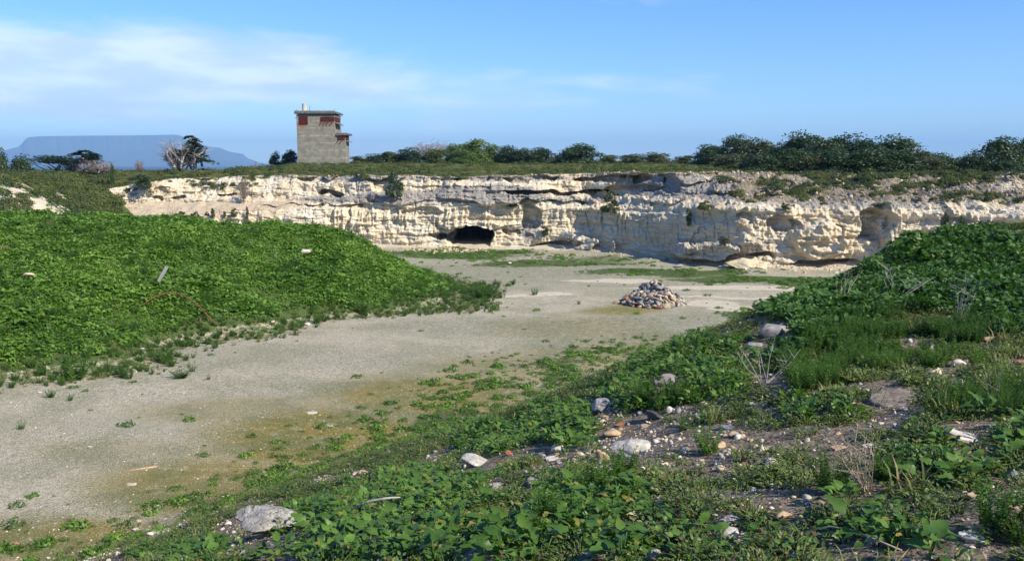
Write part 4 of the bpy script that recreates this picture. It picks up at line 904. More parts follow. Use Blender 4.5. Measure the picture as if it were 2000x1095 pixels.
def crown_flat(name, seed, mt, layers=7, n=2600, thin=.045, w=1.0, z0=.3, cone=False):
    r = np.random.RandomState(seed); C = []; Nn = []; T = []
    for i in range(layers):
        zc = z0 + (1 - z0) * (i + .5) / layers * .97; wd = (1 - (zc if cone else 0) * .55) * w
        for k in range(2 if zc < .85 else 1):
            a = r.uniform(0, 6.283); off = .25 * wd * r.uniform(.2, 1) if zc < .9 else .05; c = np.array([math.cos(a) * off, math.sin(a) * off * .7, zc])
            m = n // layers // 2; d = r.normal(0, .5, (m, 3)); d = d / np.maximum(1, np.linalg.norm(d, axis=1))[:, None]
            C.append(c + d * np.array([.27 * wd, .24 * wd, thin]) + np.array([0, 0, 1]) * (-.10 * (d[:, :1] ** 2))); nn = r.normal(0, .45, (m, 3)); nn[:, 2] += 1; Nn.append(nn); T.append(r.uniform(0, 1, m))
    return leaf_cloud(name, np.concatenate(C), np.concatenate(Nn), .028, .55, r, mt, np.concatenate(T))
def trunk_me(name, seed, mt, n=6, spread=.33, rad=.03, up=.4, h=.85, multi=False):
    r = np.random.RandomState(seed); mb = MB()
    if not multi: mb.tube([(0, 0, -.08), (.01, 0, .12), (.02, .01, .3)], [rad * 1.5, rad * 1.1, rad * .8], 7)
    t = limbs(mb, r, h, spread, n, rad, up=up)
    for p1, p2, rd in t:
        for k in range(3): q = p1.lerp(p2, r.uniform(0, .8)); mb.tube([q, q + Vector((r.normal(0, .13), r.normal(0, .13), r.uniform(0, .16)))], [rd, rd * .2], 4)
    return mb.me(name, MT[mt])
TR = {
    'ever': [(crown_round('crown', 201 + k, MT['ever'], 8500, low=.06, ls=.026, lobes=30), trunk_me('trunk', 211 + k, 'bark')) for k in range(4)],
    'low': [(crown_round('crown', 221 + k, MT['scrub'] if k else MT['ever'], 6000, low=.05, ls=.028, lobes=20), trunk_me('trunk', 231 + k, 'bark', up=.3)) for k in range(3)],
    'lime': [(crown_round('crown', 241 + k, MT['lime'], 8000, low=.06, ls=.026, lobes=26), trunk_me('trunk', 251 + k, 'bark')) for k in range(2)],
    'olive': [(crown_round('crown', 261 + k, MT['olive'], 7500, low=.06, ls=.026, lobes=26), trunk_me('trunk', 265 + k, 'bark')) for k in range(2)],
    'bare': [(crown_bare('crown', 271 + k, MT['dry']), trunk_me('trunk', 275 + k, 'grey_bark', 7, .3, .02)) for k in range(2)],
    'dead': [(crown_bare('crown', 281, MT['dry'], 24, 6), trunk_me('trunk', 285, 'grey_bark', 9, .46, .022, .55, 1.0, True))],
    'flat': [(crown_flat('crown', 291, MT['olive'], 9, 2600, .04, .8, .25, True), trunk_me('trunk', 292, 'grey_bark', 9, .3, .022, .4, .95)), (crown_flat('crown', 293, MT['ever'], 3, 2400, .09, 1.15, .62), trunk_me('trunk', 294, 'bark', 7, .38, .022, .6, .9)),
             (crown_flat('crown', 296, MT['ever'], 5, 2600, .06, 1.0, .45, True), trunk_me('trunk', 297, 'grey_bark', 8, .4, .022, .4, .9))],
}
def tree(px, ptop, w, D, kind, var, label, group, name='tree', z=None, cat='tree'):
    w = w * (1.4 if px < 1400 else 1.3) if kind in ('ever', 'low', 'lime', 'olive') and 680 < px < 1900 else w; D = D - 8 * (1450 < px < 1890)
    w = w * {'flat': 2.3, 'dead': 1.25, 'bare': 1.35}.get(kind, 1)
    x = float(at(px, 320, D)[0]); zg = float(H(x, D)) if z is None else z; zt_ = float(at(px, ptop, D)[2]); h = zt_ - zg; wm = w * D / F
    cr, tr = TR[kind][var % len(TR[kind])]; r = np.random.RandomState(int(px * 7 + var) + 500)
    rt = empty(name, (x, D, zg - .05), r.uniform(0, 6.283)); tag(rt, label, cat, group)
    f = 1.0 / (.95 if kind in ('ever', 'low', 'lime', 'olive') else 1.0)
    ob('crown', cr, rt, scl=(wm * f, wm * f, h * f)); ob('trunk', tr, rt, scl=(wm * .9, wm * .9, h * .92)); return rt
GT = 'trees growing on the plateau'
for t in [
    (-8, 284, 70, 96, 'ever', 0, 'tall dark evergreen tree cut by the left edge of the photo', GT),
    (42, 303, 66, 97, 'ever', 1, 'rounded dark evergreen tree second from the left edge', GT),
    (104, 302, 62, 104, 'flat', 1, 'umbrella shaped cypress right of the rounded evergreen at left', GT),
    (163, 291, 56, 106, 'flat', 2, 'flat layered cypress rising among bare grey trees', GT),
    (140, 304, 44, 105, 'bare', 0, 'bare grey tree just left of the flat layered cypress', GT),
    (196, 306, 60, 104, 'bare', 1, 'wide bare grey tree right of the flat layered cypress', GT),
    (218, 318, 10, 99, 'low', 0, 'tiny dark bush alone on the plateau edge right of the bare trees', GT),
    (272, 306, 18, 106, 'bare', 0, 'small thin bare sapling before the mountain', GT),
    (346, 264, 92, 103, 'dead', 0, 'leaning dead white tree with spreading branches', GT),
    (380, 261, 60, 104, 'flat', 0, 'ragged layered cypress touching the dead white tree', GT),
    (352, 290, 50, 106, 'flat', 2, 'low dark tree behind the dead white tree', GT),
    (508, 311, 34, 156, 'bare', 1, 'low brownish bare bush left of the tower', GT),
    (537, 296, 30, 158, 'ever', 2, 'small dark evergreen left of the tower', GT),
    (567, 292, 40, 158, 'ever', 3, 'dark evergreen touching the left wall of the tower', GT),
    (698, 304, 34, 155, 'low', 1, 'low bush right beside the tower', GT),
    (733, 300, 50, 156, 'low', 0, 'dark low bush second right of the tower', GT),
    (768, 294, 50, 156, 'low', 2, 'low green bush third right of the tower', GT),
    (803, 288, 50, 154, 'low', 0, 'dark bush in front of the left side of the purple bare tree', GT),
    (846, 268, 78, 160, 'bare', 0, 'large purple brown bare tree above dark bushes', GT),
    (850, 290, 54, 152, 'low', 1, 'dark bush under the purple bare tree', GT),
    (885, 280, 34, 157, 'lime', 1, 'narrow green tree left of the tallest lime green one', GT),
    (923, 269, 60, 154, 'lime', 0, 'tallest lime green leafy tree on the middle plateau', GT),
    (905, 292, 44, 150, 'lime', 1, 'low lime green bush under the tallest lime tree', GT),
    (960, 281, 40, 156, 'lime', 1, 'lime green tree right of the tallest one', GT),
    (990, 284, 46, 156, 'ever', 1, 'dark tree right of the lime green ones', GT),
    (1020, 289, 46, 155, 'ever', 2, 'dark tree second right of the lime green ones', GT),
    (1056, 287, 52, 156, 'ever', 0, 'dark rounded tree at the right end of the middle row', GT),
    (1129, 280, 76, 152, 'ever', 3, 'lone spreading evergreen between the middle and right rows', GT),
    (1090, 304, 30, 155, 'bare', 1, 'low grey bush left of the lone spreading evergreen', GT),
    (1190, 302, 46, 158, 'low', 1, 'low bush right of the lone spreading evergreen', GT),
    (1235, 300, 56, 160, 'olive', 0, 'hazy olive low bush in the gap of the tree line', GT),
    (1285, 297, 54, 160, 'olive', 1, 'hazy olive low tree in the gap of the tree line', GT),
    (1335, 302, 44, 150, 'low', 2, 'low bush left of the blue green tree', GT),
    (1386, 281, 56, 140, 'ever', 0, 'hazy blue green tree at the left end of the right grove', GT),
    (1442, 263, 66, 128, 'ever', 1, 'airy tall tree second from the left of the right grove', GT),
    (1487, 270, 74, 116, 'olive', 0, 'dull olive tree third in the right grove', GT),
    (1420, 300, 60, 118, 'olive', 1, 'low olive bush under the airy tall tree', GT),
    (1524, 277, 66, 108, 'ever', 2, 'dark tree in the left half of the right grove', GT),
    (1566, 256, 84, 106, 'ever', 3, 'tallest dark tree of the right grove', GT),
    (1612, 268, 76, 102, 'ever', 0, 'dark tree right of the tallest one', GT),
    (1655, 262, 84, 103, 'ever', 1, 'broad dark tree at the centre of the right grove', GT),
    (1700, 272, 70, 101, 'ever', 2, 'dark tree right of the centre of the right grove', GT),
    (1745, 263, 96, 104, 'ever', 3, 'broad tree with open crown in the right half of the grove', GT),
    (1792, 290, 70, 102, 'olive', 0, 'lower olive tree sloping down at the right of the grove', GT),
    (1836, 298, 62, 104, 'ever', 1, 'small dark tree at the low end of the grove', GT),
    (1872, 306, 40, 104, 'ever', 2, 'smallest round tree before the gap at right', GT),
    (1535, 305, 66, 98, 'low', 1, 'low green bush in front of the dark left grove', GT),
    (1580, 300, 70, 97, 'olive', 1, 'olive bush in front of the tallest dark tree', GT),
    (1500, 306, 50, 103, 'low', 2, 'low grey green bush at the left foot of the grove', GT),
    (1720, 308, 70, 97, 'low', 0, 'low dark bush in front of the broad right grove', GT),
    (1775, 312, 70, 98, 'olive', 0, 'olive low bush under the sloping right part of the grove', GT),
    (1830, 320, 60, 97, 'low', 2, 'low bush at the right foot of the grove', GT),
    (1490, 300, 70, 97, 'ever', 3, 'dark bush at the front left of the right grove', GT), (1548, 288, 84, 98, 'ever', 0, 'dark wide bush in front under the tallest dark tree', GT),
    (1618, 290, 84, 97, 'ever', 1, 'dark bush in front of the gap right of the tallest tree', GT), (1684, 290, 88, 97, 'ever', 2, 'dark bush at the front centre of the right grove', GT),
    (1752, 292, 84, 97, 'ever', 0, 'dark bush in front of the broad open crowned tree', GT), (1812, 306, 76, 97, 'olive', 1, 'dull bush at the front right end of the right grove', GT),
    (1955, 266, 120, 86, 'ever', 0, 'big dark tree in front of the gap near the right edge', GT),
    (1905, 300, 70, 85, 'ever', 1, 'dark lower lobe tree on the left of the big right tree', GT),
    (2015, 264, 90, 88, 'ever', 3, 'big dark tree cut by the right edge of the photo', GT),
    (1960, 312, 90, 82, 'ever', 2, 'dark bush at the foot of the big right tree', GT)]:
    tree(*t)

def bush_me(name, seed, mt, n=1400, ls=.05, lobes=8):
    return crown_round(name, seed, MT[mt], n, low=.12, ls=ls, lobes=lobes)
BU = {k: [bush_me('foliage', 400 + i + 10 * j, k, 1700, .042) for i in range(2)] for j, k in enumerate(('ever', 'olive', 'scrub', 'feather'))}
BU['dry'] = [crown_bare('foliage', 431, MT['dry'], 60, 8)]
stem_bush = trunk_me('stem', 440, 'bark', 5, .3, .02)
def bush(px, pyb, w, h, kind, var, label, group, P=None, hang=False, cat='bush'):
    p = on_cliff(px, pyb) if P is None else P; s = p[1] / F; wm, hm_ = w * s, h * s
    rt = empty('bush', (p[0], p[1] - wm * .22, p[2] - .05), var * 1.7); tag(rt, label, cat, group)
    ob('foliage', BU[kind][var % len(BU[kind])], rt, scl=(wm * 1.08, wm * .85, hm_ * 1.08)); ob('stem', stem_bush, rt, scl=(wm * .8, wm * .8, hm_ * .7))
    return rt
GB = 'bushes rooted on the cliff face'
for b_ in [(770, 387, 36, 52, 'ever', 0, 'dark upright bush at the cliff top right of the tower'), (477, 392, 34, 44, 'dry', 0, 'brown dead bush hanging on the left cliff'),
           (1190, 414, 46, 42, 'olive', 0, 'olive round bush at the edge of the cliff shadow'), (1063, 459, 28, 20, 'olive', 1, 'small olive bush low on the cliff right of the cave'),
           (1343, 442, 18, 38, 'ever', 1, 'thin dark bush hanging in the shaded cliff'), (1375, 408, 34, 20, 'scrub', 0, 'low bush on the ledge above the shaded wall'),
           (1879, 452, 24, 34, 'ever', 0, 'dark bush on the right cliff, right one of two'), (1846, 455, 13, 42, 'ever', 1, 'narrow dark bush on the right cliff, left one of two'),
           (295, 434, 24, 18, 'scrub', 0, 'first round bush from the left on the sandy ledge'), (318, 434, 22, 16, 'scrub', 1, 'second round bush from the left on the sandy ledge'),
           (354, 432, 34, 24, 'scrub', 0, 'widest round bush of the ledge row'), (376, 430, 20, 18, 'scrub', 1, 'round bush touching the widest ledge bush'), (387, 427, 18, 16, 'olive', 0, 'olive bush right of the widest ledge bush'),
           (417, 421, 16, 20, 'scrub', 1, 'upright bush at the middle of the ledge row'), (404, 418, 10, 8, 'scrub', 0, 'tiny bush left of the upright ledge bush'), (440, 420, 12, 12, 'scrub', 1, 'small bush fourth from the right of the ledge row'),
           (458, 422, 16, 18, 'scrub', 0, 'rounded bush near the right end of the ledge row'), (486, 428, 12, 26, 'olive', 1, 'narrow hanging bush at the right end of the ledge row'),
           (1000, 402, 22, 9, 'ever', 0, 'flat dark bush on the light ledge in mid cliff'), (1032, 391, 22, 5, 'olive', 0, 'tiny flat bush on the light ledge in mid cliff'), (1530, 408, 28, 16, 'scrub', 1, 'green bush on the ledge above the bright right wall'),
           (1410, 476, 34, 16, 'olive', 1, 'grey olive bush topping the low rock block'), (290, 364, 60, 26, 'ever', 1, 'broad dark bush spilling over the left cliff lip'),
           (630, 398, 16, 6, 'scrub', 1, 'flat little bush on the grey band of the left cliff'), (242, 397, 16, 8, 'scrub', 0, 'small bush on the pale rock at the left end of the cliff')]:
    bush(*b_[:7], GB)

# ------------------------------------------------------------------ ground cover
rs = np.random.RandomState(11)
def cand(n, x0, x1, y0, y1): return rs.uniform(x0, x1, n), rs.uniform(y0, y1, n)
def px_l(x, y): return 1000 + F * x / y
def inview(x, y, z, m=600):
    px, py = proj(x, y, z); return (px > -m) & (px < 2000 + m) & (py < 1095 + m * 1.5) & (y > 1)
# left mound of bright leaves
x, y = cand(100000, -46, 4, 29, 64); mv = mound(x, y); z = H(x, y); px, py = proj(x, y, z)
nzz = fbm(x * .4, y * .4, o=3, seed=81)
keep = (rs.uniform(size=len(x)) < (1 - .85 * ss(850, 950, px)) * ss(.35, .95, mv + .35 * nzz) * np.where(y > 58, .4, 1)) & inview(x, y, z, 500)
scat2('mound_leaves', x[keep], y[keep], E, .52, 1.15, 'dense bright green leafy growth covering the left mound', 'ground cover', 82, .35, z[keep], .02, sfun=(1 + .75 * fbm(x[keep] * .8, y[keep] * .8, o=3, seed=83)) * .85)
kf = keep & (rs.uniform(size=len(x)) < .03) & (fbm(x * .5, y * .5, o=2, seed=183) > -.1)
scat2('mound_weeds', x[kf], y[kf], FE + GR, 1.0, 2.0, 'taller feathery weeds poking through the mound leaves', 'weeds', 184, .15, z[kf])
# feathery weeds at its foot
x, y = cand(34000, -42, 5, 26, 60); mv = mound(x, y); z = H(x, y)
w_ = ss(-1.5, -.05, mv + .5 * fbm(x * .35, y * .35, o=3, seed=84)) ** 1.5 * ss(1.1, .5, mv) * ss(1010, 930, px_l(x, y))
keep = (rs.uniform(size=len(x)) < w_ * .75) & inview(x, y, z)
scat2('foot_weeds', x[keep], y[keep], FE + GR, .35, 1.3, 'feathery weeds and grass along the foot of the left mound', 'weeds', 85, .15, z[keep], weights=[.3, .25, .25, .2])
x, y = cand(48000, -30, 24, 17, 84); z = H(x, y); px, py = proj(x, y, z); bk_ = bank(x, y); mv = np.where(x < 6, mound(x, y), -2)
wob2 = 8 * fbm(x * .4, y * .4, o=3, seed=62)
w_ = el(px, py + wob2, [(900, 495, 170, 12, .9), (1160, 507, 100, 7, .5), (1080, 514, 200, 7, .6), (1300, 532, 180, 7, .9), (1450, 545, 180, 8, .9), (1600, 552, 130, 11, .9), (1480, 612, 80, 12, .8)]) + .012 + 1.0 * ss(-1.7, .1, bk_) * np.where(x > -3, 1, .6) + .25 * ss(-.8, -.2, mv) * ss(1020, 930, px)
w_ = w_ * ss(-.35, .25, fbm(x * .6, y * .6, o=3, seed=86) + .3 * (bk_ > -.9)) * (bk_ < 1.6) * (Dbase(u_of_x(x)) - y > .8)
keep = (rs.uniform(size=len(x)) < w_) & inview(x, y, z)
scat2('floor_growth', x[keep], y[keep], LW + GR, .18, .95, 'low green growth scattered across the quarry floor', 'ground cover', 87, .12, z[keep], weights=[.3, .2, .3, .2])
# plateau turf and scrub
x, y = cand(60000, -62, 56, 60, 165); z = H(x, y); Pq, bh = plateau(x, y); u_ = u_of_x(x)
bq = np.where(u_ > 1400, -8, -4.5) ; yc_ = Dbase(u_)
onp = (bh > bq) & (bh > -9); zc_ = np.where(bh < -.5, np.interp(bh, [-9, -1], [0, 0]) + Pq, z)
nzz = fbm(x * .16, y * .16, o=3, seed=88)
keep = onp & (bh > -1) & inview(x, y, z) & (rs.uniform(size=len(x)) < (1 - .88 * ss(1380, 1480, px_l(x, y)))) & (rs.uniform(size=len(x)) < .9 * ss(-.35, .2, nzz + .35))
scat2('plateau_turf', x[keep], y[keep], GC + SC[:1], .6, 1.3, 'short green and dry turf on the plateau', 'grass', 89, .08, z[keep] - .03, weights=[.5, .46, .04])
kb = onp & (bh > -2) & inview(x, y, z) & (rs.uniform(size=len(x)) < .22 * ss(-.05, .3, fbm(x * .3, y * .3, o=3, seed=188)) * np.where(px_l(x, y) < 560, 1, .45)) & (y < 112)
scat2('plateau_shrubs', x[kb], y[kb], SC, .7, 1.5, 'low green shrubs dotted over the plateau edge', 'shrubs', 189, .12, z[kb], .05)
# west slope scrub
x, y = cand(30000, -62, -26, 56, 92); z = H(x, y); u_ = u_of_x(x); Pq, bh = plateau(x, y); ws = ss(-.06, .12, fbm(x * .25 + y * .1, y * .16, o=3, seed=77))
keep = (bh < -1) & (z > .6) & (x < -28) & (y < Dbase(u_) + 3 * (x < -40)) & (rs.uniform(size=len(x)) < (1 - ws * .92) * .95) & inview(x, y, z)
scat2('slope_scrub', x[keep], y[keep], SC + LW, .7, 1.5, 'dark green scrub covering the slope at the left end of the quarry', 'scrub', 90, .15, z[keep], .05)
# scrub on the cliff top, lip and the stepped right slope: sampled from the rock surface itself
fx = []; 
CVp = CV.reshape(-1, 3); ui = np.tile(uu, nr); row = np.repeat(np.arange(nr), nu); pyl = np.concatenate([PY, np.repeat(PY[-1:] - 4, nb_, 0)], 0).ravel()
sel = rs.choice(len(CVp), 60000); q = CVp[sel]; su_, spy, srow = ui[sel], pyl[sel], row[sel]
nzz = fbm(q[:, 0] * .45, q[:, 1] * .45 + q[:, 2] * .8, o=3, seed=91)
w_ = np.where(srow >= nv_, .0, 0.0)
w_ = np.maximum(w_, .6 * ss(352, 345, spy) * (nzz > .08))
w_ = np.maximum(w_, ss(1440, 1560, su_) * ss(403, 396, spy) * ss(-.2, .15, nzz + .12 * (np.abs(spy - 382) < 14) * (su_ < 1780)) * .48)
w_ = np.maximum(w_, ss(1330, 1400, su_) * ss(390, 360, spy) * ss(.0, .3, nzz) * .6)
w_ = np.maximum(w_, ss(520, 300, su_) * ss(385, 362, spy) * (nzz > .02) * .9)
w_ = np.maximum(w_, ss(260, 190, su_) * (nzz > -.1) * .8)
area = np.where(srow >= nv_, .9, np.where(su_ > 1440, .6, .25))
bt = (srow >= nv_ + 1) & (rs.uniform(size=len(q)) < np.where(su_ > 1400, .25, .75)) & ((su_ < 1400) | (nzz > -.1)); scat2('lip_turf', q[bt, 0], q[bt, 1], GC, .4, .9, 'short turf running to the lip of the cliff', 'grass', 192, .15, q[bt, 2], .02)
keep = rs.uniform(size=len(q)) < w_ * area
scat2('cliff_scrub', q[keep, 0], q[keep, 1], SC + [GC[0], LW[0]], .35, 1.0, 'grey green scrub on the cliff top and its stepped right slope', 'scrub', 92, .2, q[keep, 2], .05)
# ---- foreground bank
x, y = cand(215000, -11, 27, 2.4, 34); z = H(x, y); bk_ = bank(x, y); px, py = proj(x, y, z); vis = inview(x, y, z, 1000) & (bk_ > .15)
x, y, z, bk_, px, py = (a[vis] for a in (x, y, z, bk_, px, py)); pxr = px; px = np.clip(px, 0, 1985); nA = fbm(x * .9, y * .9, o=3, seed=93); nB = fbm(x * 1.6 + 9, y * 1.6, o=3, seed=94); rr = rs.uniform(size=len(x))
clr = np.zeros(len(x), bool); hpx = .13 * F / y
for (rx_, ry_, rw_, rh_) in [q[:4] for q in ROCKS if q[1] > 600 and q[2] > 13] + [(1665, 925, 60, 70), (1500, 735, 70, 20)]:
    clr |= (np.abs(px - rx_) < rw_ * .5 + 9) & (py > ry_ - rh_ * .35) & (py < ry_ + rh_ * .5 + hpx * (1.9 if rw_ > 120 else 1.1 if rw_ > 40 else .6))
clr &= rs.uniform(size=len(x)) < .93
gravel = el(px, py, [(1270, 862, 200, 62, 1), (1420, 900, 130, 45, .9), (1100, 885, 60, 25, .7), (1500, 975, 110, 26, .8), (1190, 915, 150, 20, .6), (1360, 800, 120, 14, .6), (1960, 640, 60, 22, .6), (1460, 1045, 60, 14, .7), (360, 1010, 180, 45, .55), (640, 930, 110, 24, .5), (1010, 945, 70, 12, .5), (1900, 610, 60, 12, .5)])
broad = el(px, py, [(800, 1060, 380, 55, 1), (1150, 1000, 180, 60, .9), (1250, 1060, 260, 50, .7), (830, 965, 170, 45, .9), (1110, 835, 110, 48, .8), (960, 860, 110, 35, .6), (1350, 740, 140, 60, .9), (1250, 780, 100, 35, .8), (450, 1085, 180, 26, .9), (660, 1000, 120, 40, .7), (1390, 700, 120, 45, .8),
                    (1680, 1040, 90, 30, .6), (1850, 900, 130, 50, .55), (1600, 800, 120, 25, .4), (1950, 870, 60, 60, .5), (1800, 1070, 120, 30, .5), (1620, 780, 40, 12, .4), (1780, 870, 80, 40, .4), (1430, 1085, 80, 20, .8)])
feath = el(px, py, [(1720, 680, 190, 55, 1), (1880, 650, 80, 40, .9), (1590, 735, 60, 40, 1), (1340, 790, 90, 26, .8), (1680, 930, 70, 55, .8), (1720, 985, 60, 40, .7), (1985, 1040, 45, 60, 1), (1030, 1030, 60, 40, .5), (1130, 960, 80, 25, .5), (1380, 880, 30, 18, .6), (1930, 790, 90, 30, .7), (1200, 940, 60, 16, .6),
                    (1880, 1030, 30, 20, .5), (1650, 640, 80, 30, .5), (1340, 830, 50, 12, .3)])
rnd = el(px, py, [(1850, 530, 240, 75, 1), (1620, 590, 120, 60, 1), (1560, 660, 80, 35, .8), (2000, 560, 130, 90, .9), (1500, 690, 60, 25, .6), (1700, 560, 160, 50, 1)])
broad = broad * ~clr; feath = feath * ~clr; rnd = rnd * ~clr
matw = ~clr * np.clip(1 - .55 * gravel - .35 * broad - .4 * feath - .6 * rnd, .1, 1)
def sc_(nm, m, pr, a, b, lab, cat, sd, **k): scat2(nm, x[m], y[m], pr, a, b, lab, cat, sd, z=z[m], **k)
dn = np.clip(1.5 - y / 40, .6, 1.3)
sc_('broad_leaf_weeds', (rr < .42 * broad * ss(-.45, .1, nA + .35 * broad) * dn), B, .6, 1.3, 'broad leaved green weeds covering the lower foreground bank', 'weeds', 95, tilt=.2)
rr = rs.uniform(size=len(x))
sc_('round_leaf_creeper', (rr < .50 * rnd * ss(-.5, .0, nB + .3)), RD, .8, 1.4, 'round leaved waxy creeper on the crest of the bank at right', 'creeper', 96, tilt=.3)
rr = rs.uniform(size=len(x))
sc_('feathery_weeds', (rr < .30 * feath * ss(-.2, .2, nA + .1)), FE, .5, 1.05, 'fine feathery dark green weeds on the right bank', 'weeds', 97, tilt=.15)
rr = rs.uniform(size=len(x))
sc_('mat_plants', (rr < .62 * matw * ss(-.30, .12, nB + .12 * (px > 1250) - .45 * gravel) * (px > 250) * ss(.1, 1.6, bk_ + .5 * nA)), SM, .7, 1.45, 'small leaved creeping mat plants with reddish tips on the bank', 'ground cover', 98, tilt=.25)
rr = rs.uniform(size=len(x))
sc_('bank_grass', (rr < .022 * (1 - gravel * .6) * (nA > -.1) * ~clr), GR, .5, 1.2, 'thin grass tufts among the bank weeds', 'grass', 99, tilt=.2)
# pebbles
PB = {k: [flatten(rock_me('pebble_%s%d' % (k, i), 600 + i, MT[k], sub=2, cuts=14, rough=.1), .8, .5) for i in range(2)] for k in ('rock_white', 'rock_cream', 'rock_grey', 'rock_tan')}
PBL = sum(PB.values(), [])
rr = rs.uniform(size=len(x)); m = rr < (.35 + .9 * gravel) ; r_ = np.random.RandomState(55)
sc_('bank_pebbles', m, PBL + PB['rock_white'] + PB['rock_grey'] + PB['rock_tan'], .012, .065, 'pale and brown pebbles and chips strewn on the bank', 'pebbles', 101, tilt=.5, sfun=r_.uniform(.4, 1.2, m.sum()) ** 2)
RB = [rock_me('rubble_%d' % k, 660 + k, MT[m_], sub=2, cuts=22, rough=.1) for k, m_ in enumerate(('rock_white', 'rock_tan', 'rock_grey', 'rock_cream', 'rock_white'))]
m = rs.uniform(size=len(x)) < (.008 + .055 * gravel) * (bk_ > .3)
sc_('bank_rubble', m, RB, .035, .13, 'angular pale and brown rubble half buried in the bank soil', 'rubble', 105, tilt=.4, sfun=np.random.RandomState(57).uniform(.5, 1.2, m.sum()))
x, y = cand(110000, -30, 20, 14, 70); z = H(x, y); bk_ = bank(x, y); mv = np.where(x < 6, mound(x, y), -2); px, py = proj(x, y, z)
w_ = .42 * ss(60, 14, y) + .5 * ss(-.8, .2, bk_) * (bk_ < .8) * (y < 30)
keep = (rs.uniform(size=len(x)) < w_) & (mv < .1) & inview(x, y, z, 300)
n_ = keep.sum(); scat2('floor_chips', x[keep], y[keep], PB['rock_white'] + PB['rock_cream'] + PB['rock_grey'][:1], .012, .055, 'white limestone chips littering the quarry floor', 'gravel', 102, .5, z[keep], sfun=np.random.RandomState(56).uniform(.4, 1.3, n_) ** 2)
# rubble at the cave front and cliff foot
u_r = np.r_[rs.normal(868, 45, 500), rs.uniform(1080, 1740, 700)]; yr = Dbase(u_r) - np.abs(rs.normal(0, 1.3, len(u_r))) - .3 - np.r_[rs.uniform(0, 2.5, 500), np.zeros(700)]; xr = (u_r - 1000) / F * Dbase(u_r)
scat2('cliff_rubble', xr, yr, PB['rock_cream'] + PB['rock_tan'] + PB['rock_cream'], .08, .45, 'broken limestone rubble at the foot of the cliff', 'rubble', 103, .5, sfun=rs.uniform(.3, 1, len(xr)) ** 1.5)

sel = rs.choice(nr * nu, 16000); q = CVp[sel]; su_, spy, srow = ui[sel], pyl[sel], row[sel]
w_ = np.maximum(ss(1360, 1460, su_) * ss(404, 396, spy) * .8, .5 * ss(356, 346, spy) * (su_ > 560)) * (srow < nv_ + np.where(su_ > 1380, 14, 4))
keep = rs.uniform(size=len(q)) < w_
scat2('slope_scree', q[keep, 0], q[keep, 1], [rock_me('scree_%d' % k, 640 + k, MT[m_], sub=2, cuts=12, rough=.12) for k, m_ in enumerate(('rock_cream', 'rock_grey', 'rock_grey', 'rock_tan'))], .08, .42, 'broken rock and scree on the stepped slope and lip of the cliff', 'rubble', 104, .5, q[keep, 2], .0, sfun=rs.uniform(.3, 1, keep.sum()) ** 1.6)

# ------------------------------------------------------------------ plants and things one can count
def weed(px, py, h, kind, label, group, k=0, wf=1.0):
    x, y, z = (float(a[0]) for a in hit(px, py)); s = h * y / F
    src = FE[k % 2] if kind == 'f' else GR[k % 2]; base = .30 if kind == 'f' else .17
    o = ob('weed', src, loc=(x, y, z), rot=(0, 0, px * .37), scl=(s / base * wf,) * 2 + (s / base,)); tag(o, label, 'weed', group)
GW = 'single weeds standing on the quarry floor'
for w_ in [(41, 838, 22, 'f', 'lone cone shaped green weed on the open chalk floor at left', GW, 0, .9), (100, 776, 16, 'f', 'low green weed left of the taller one on the chalk floor', GW, 1, 1.5), (138, 782, 18, 'f', 'thin green weed just below the mound foot', GW, 0),
           (152, 742, 52, 'f', 'largest feathery weed at the mound foot on the left', GW, 1, 1.1), (240, 734, 26, 'f', 'feathery weed beside the upright white stone', GW, 0, 1.1), (355, 738, 16, 'f', 'low spreading weed on the chalk right of the white stone', GW, 1, 2.6),
           (408, 741, 12, 'f', 'tiny weed right of the low spreading one', GW, 0), (322, 708, 30, 'f', 'weed clump at the mound foot above the spreading one', GW, 1, 1.3), (708, 610, 36, 'f', 'dark round weed at the right foot of the mound', GW, 0, 1.5),
           (945, 582, 26, 'f', 'grassy weed at the tip of the mound', GW, 1, 2.0), (1044, 576, 18, 'f', 'small weed standing alone between mound and cairn', GW, 0, 1.2), (840, 500, 10, 'f', 'tiny weed before the cave rubble', GW, 1),
           (1150, 560, 6, 'f', 'tiny weed on the far floor', GW, 0), (1130, 594, 8, 'f', 'tiny weed left of the cairn', GW, 1), (1218, 582, 6, 'f', 'tiny weed touching the left side of the cairn', GW, 0)]:
    weed(*w_)
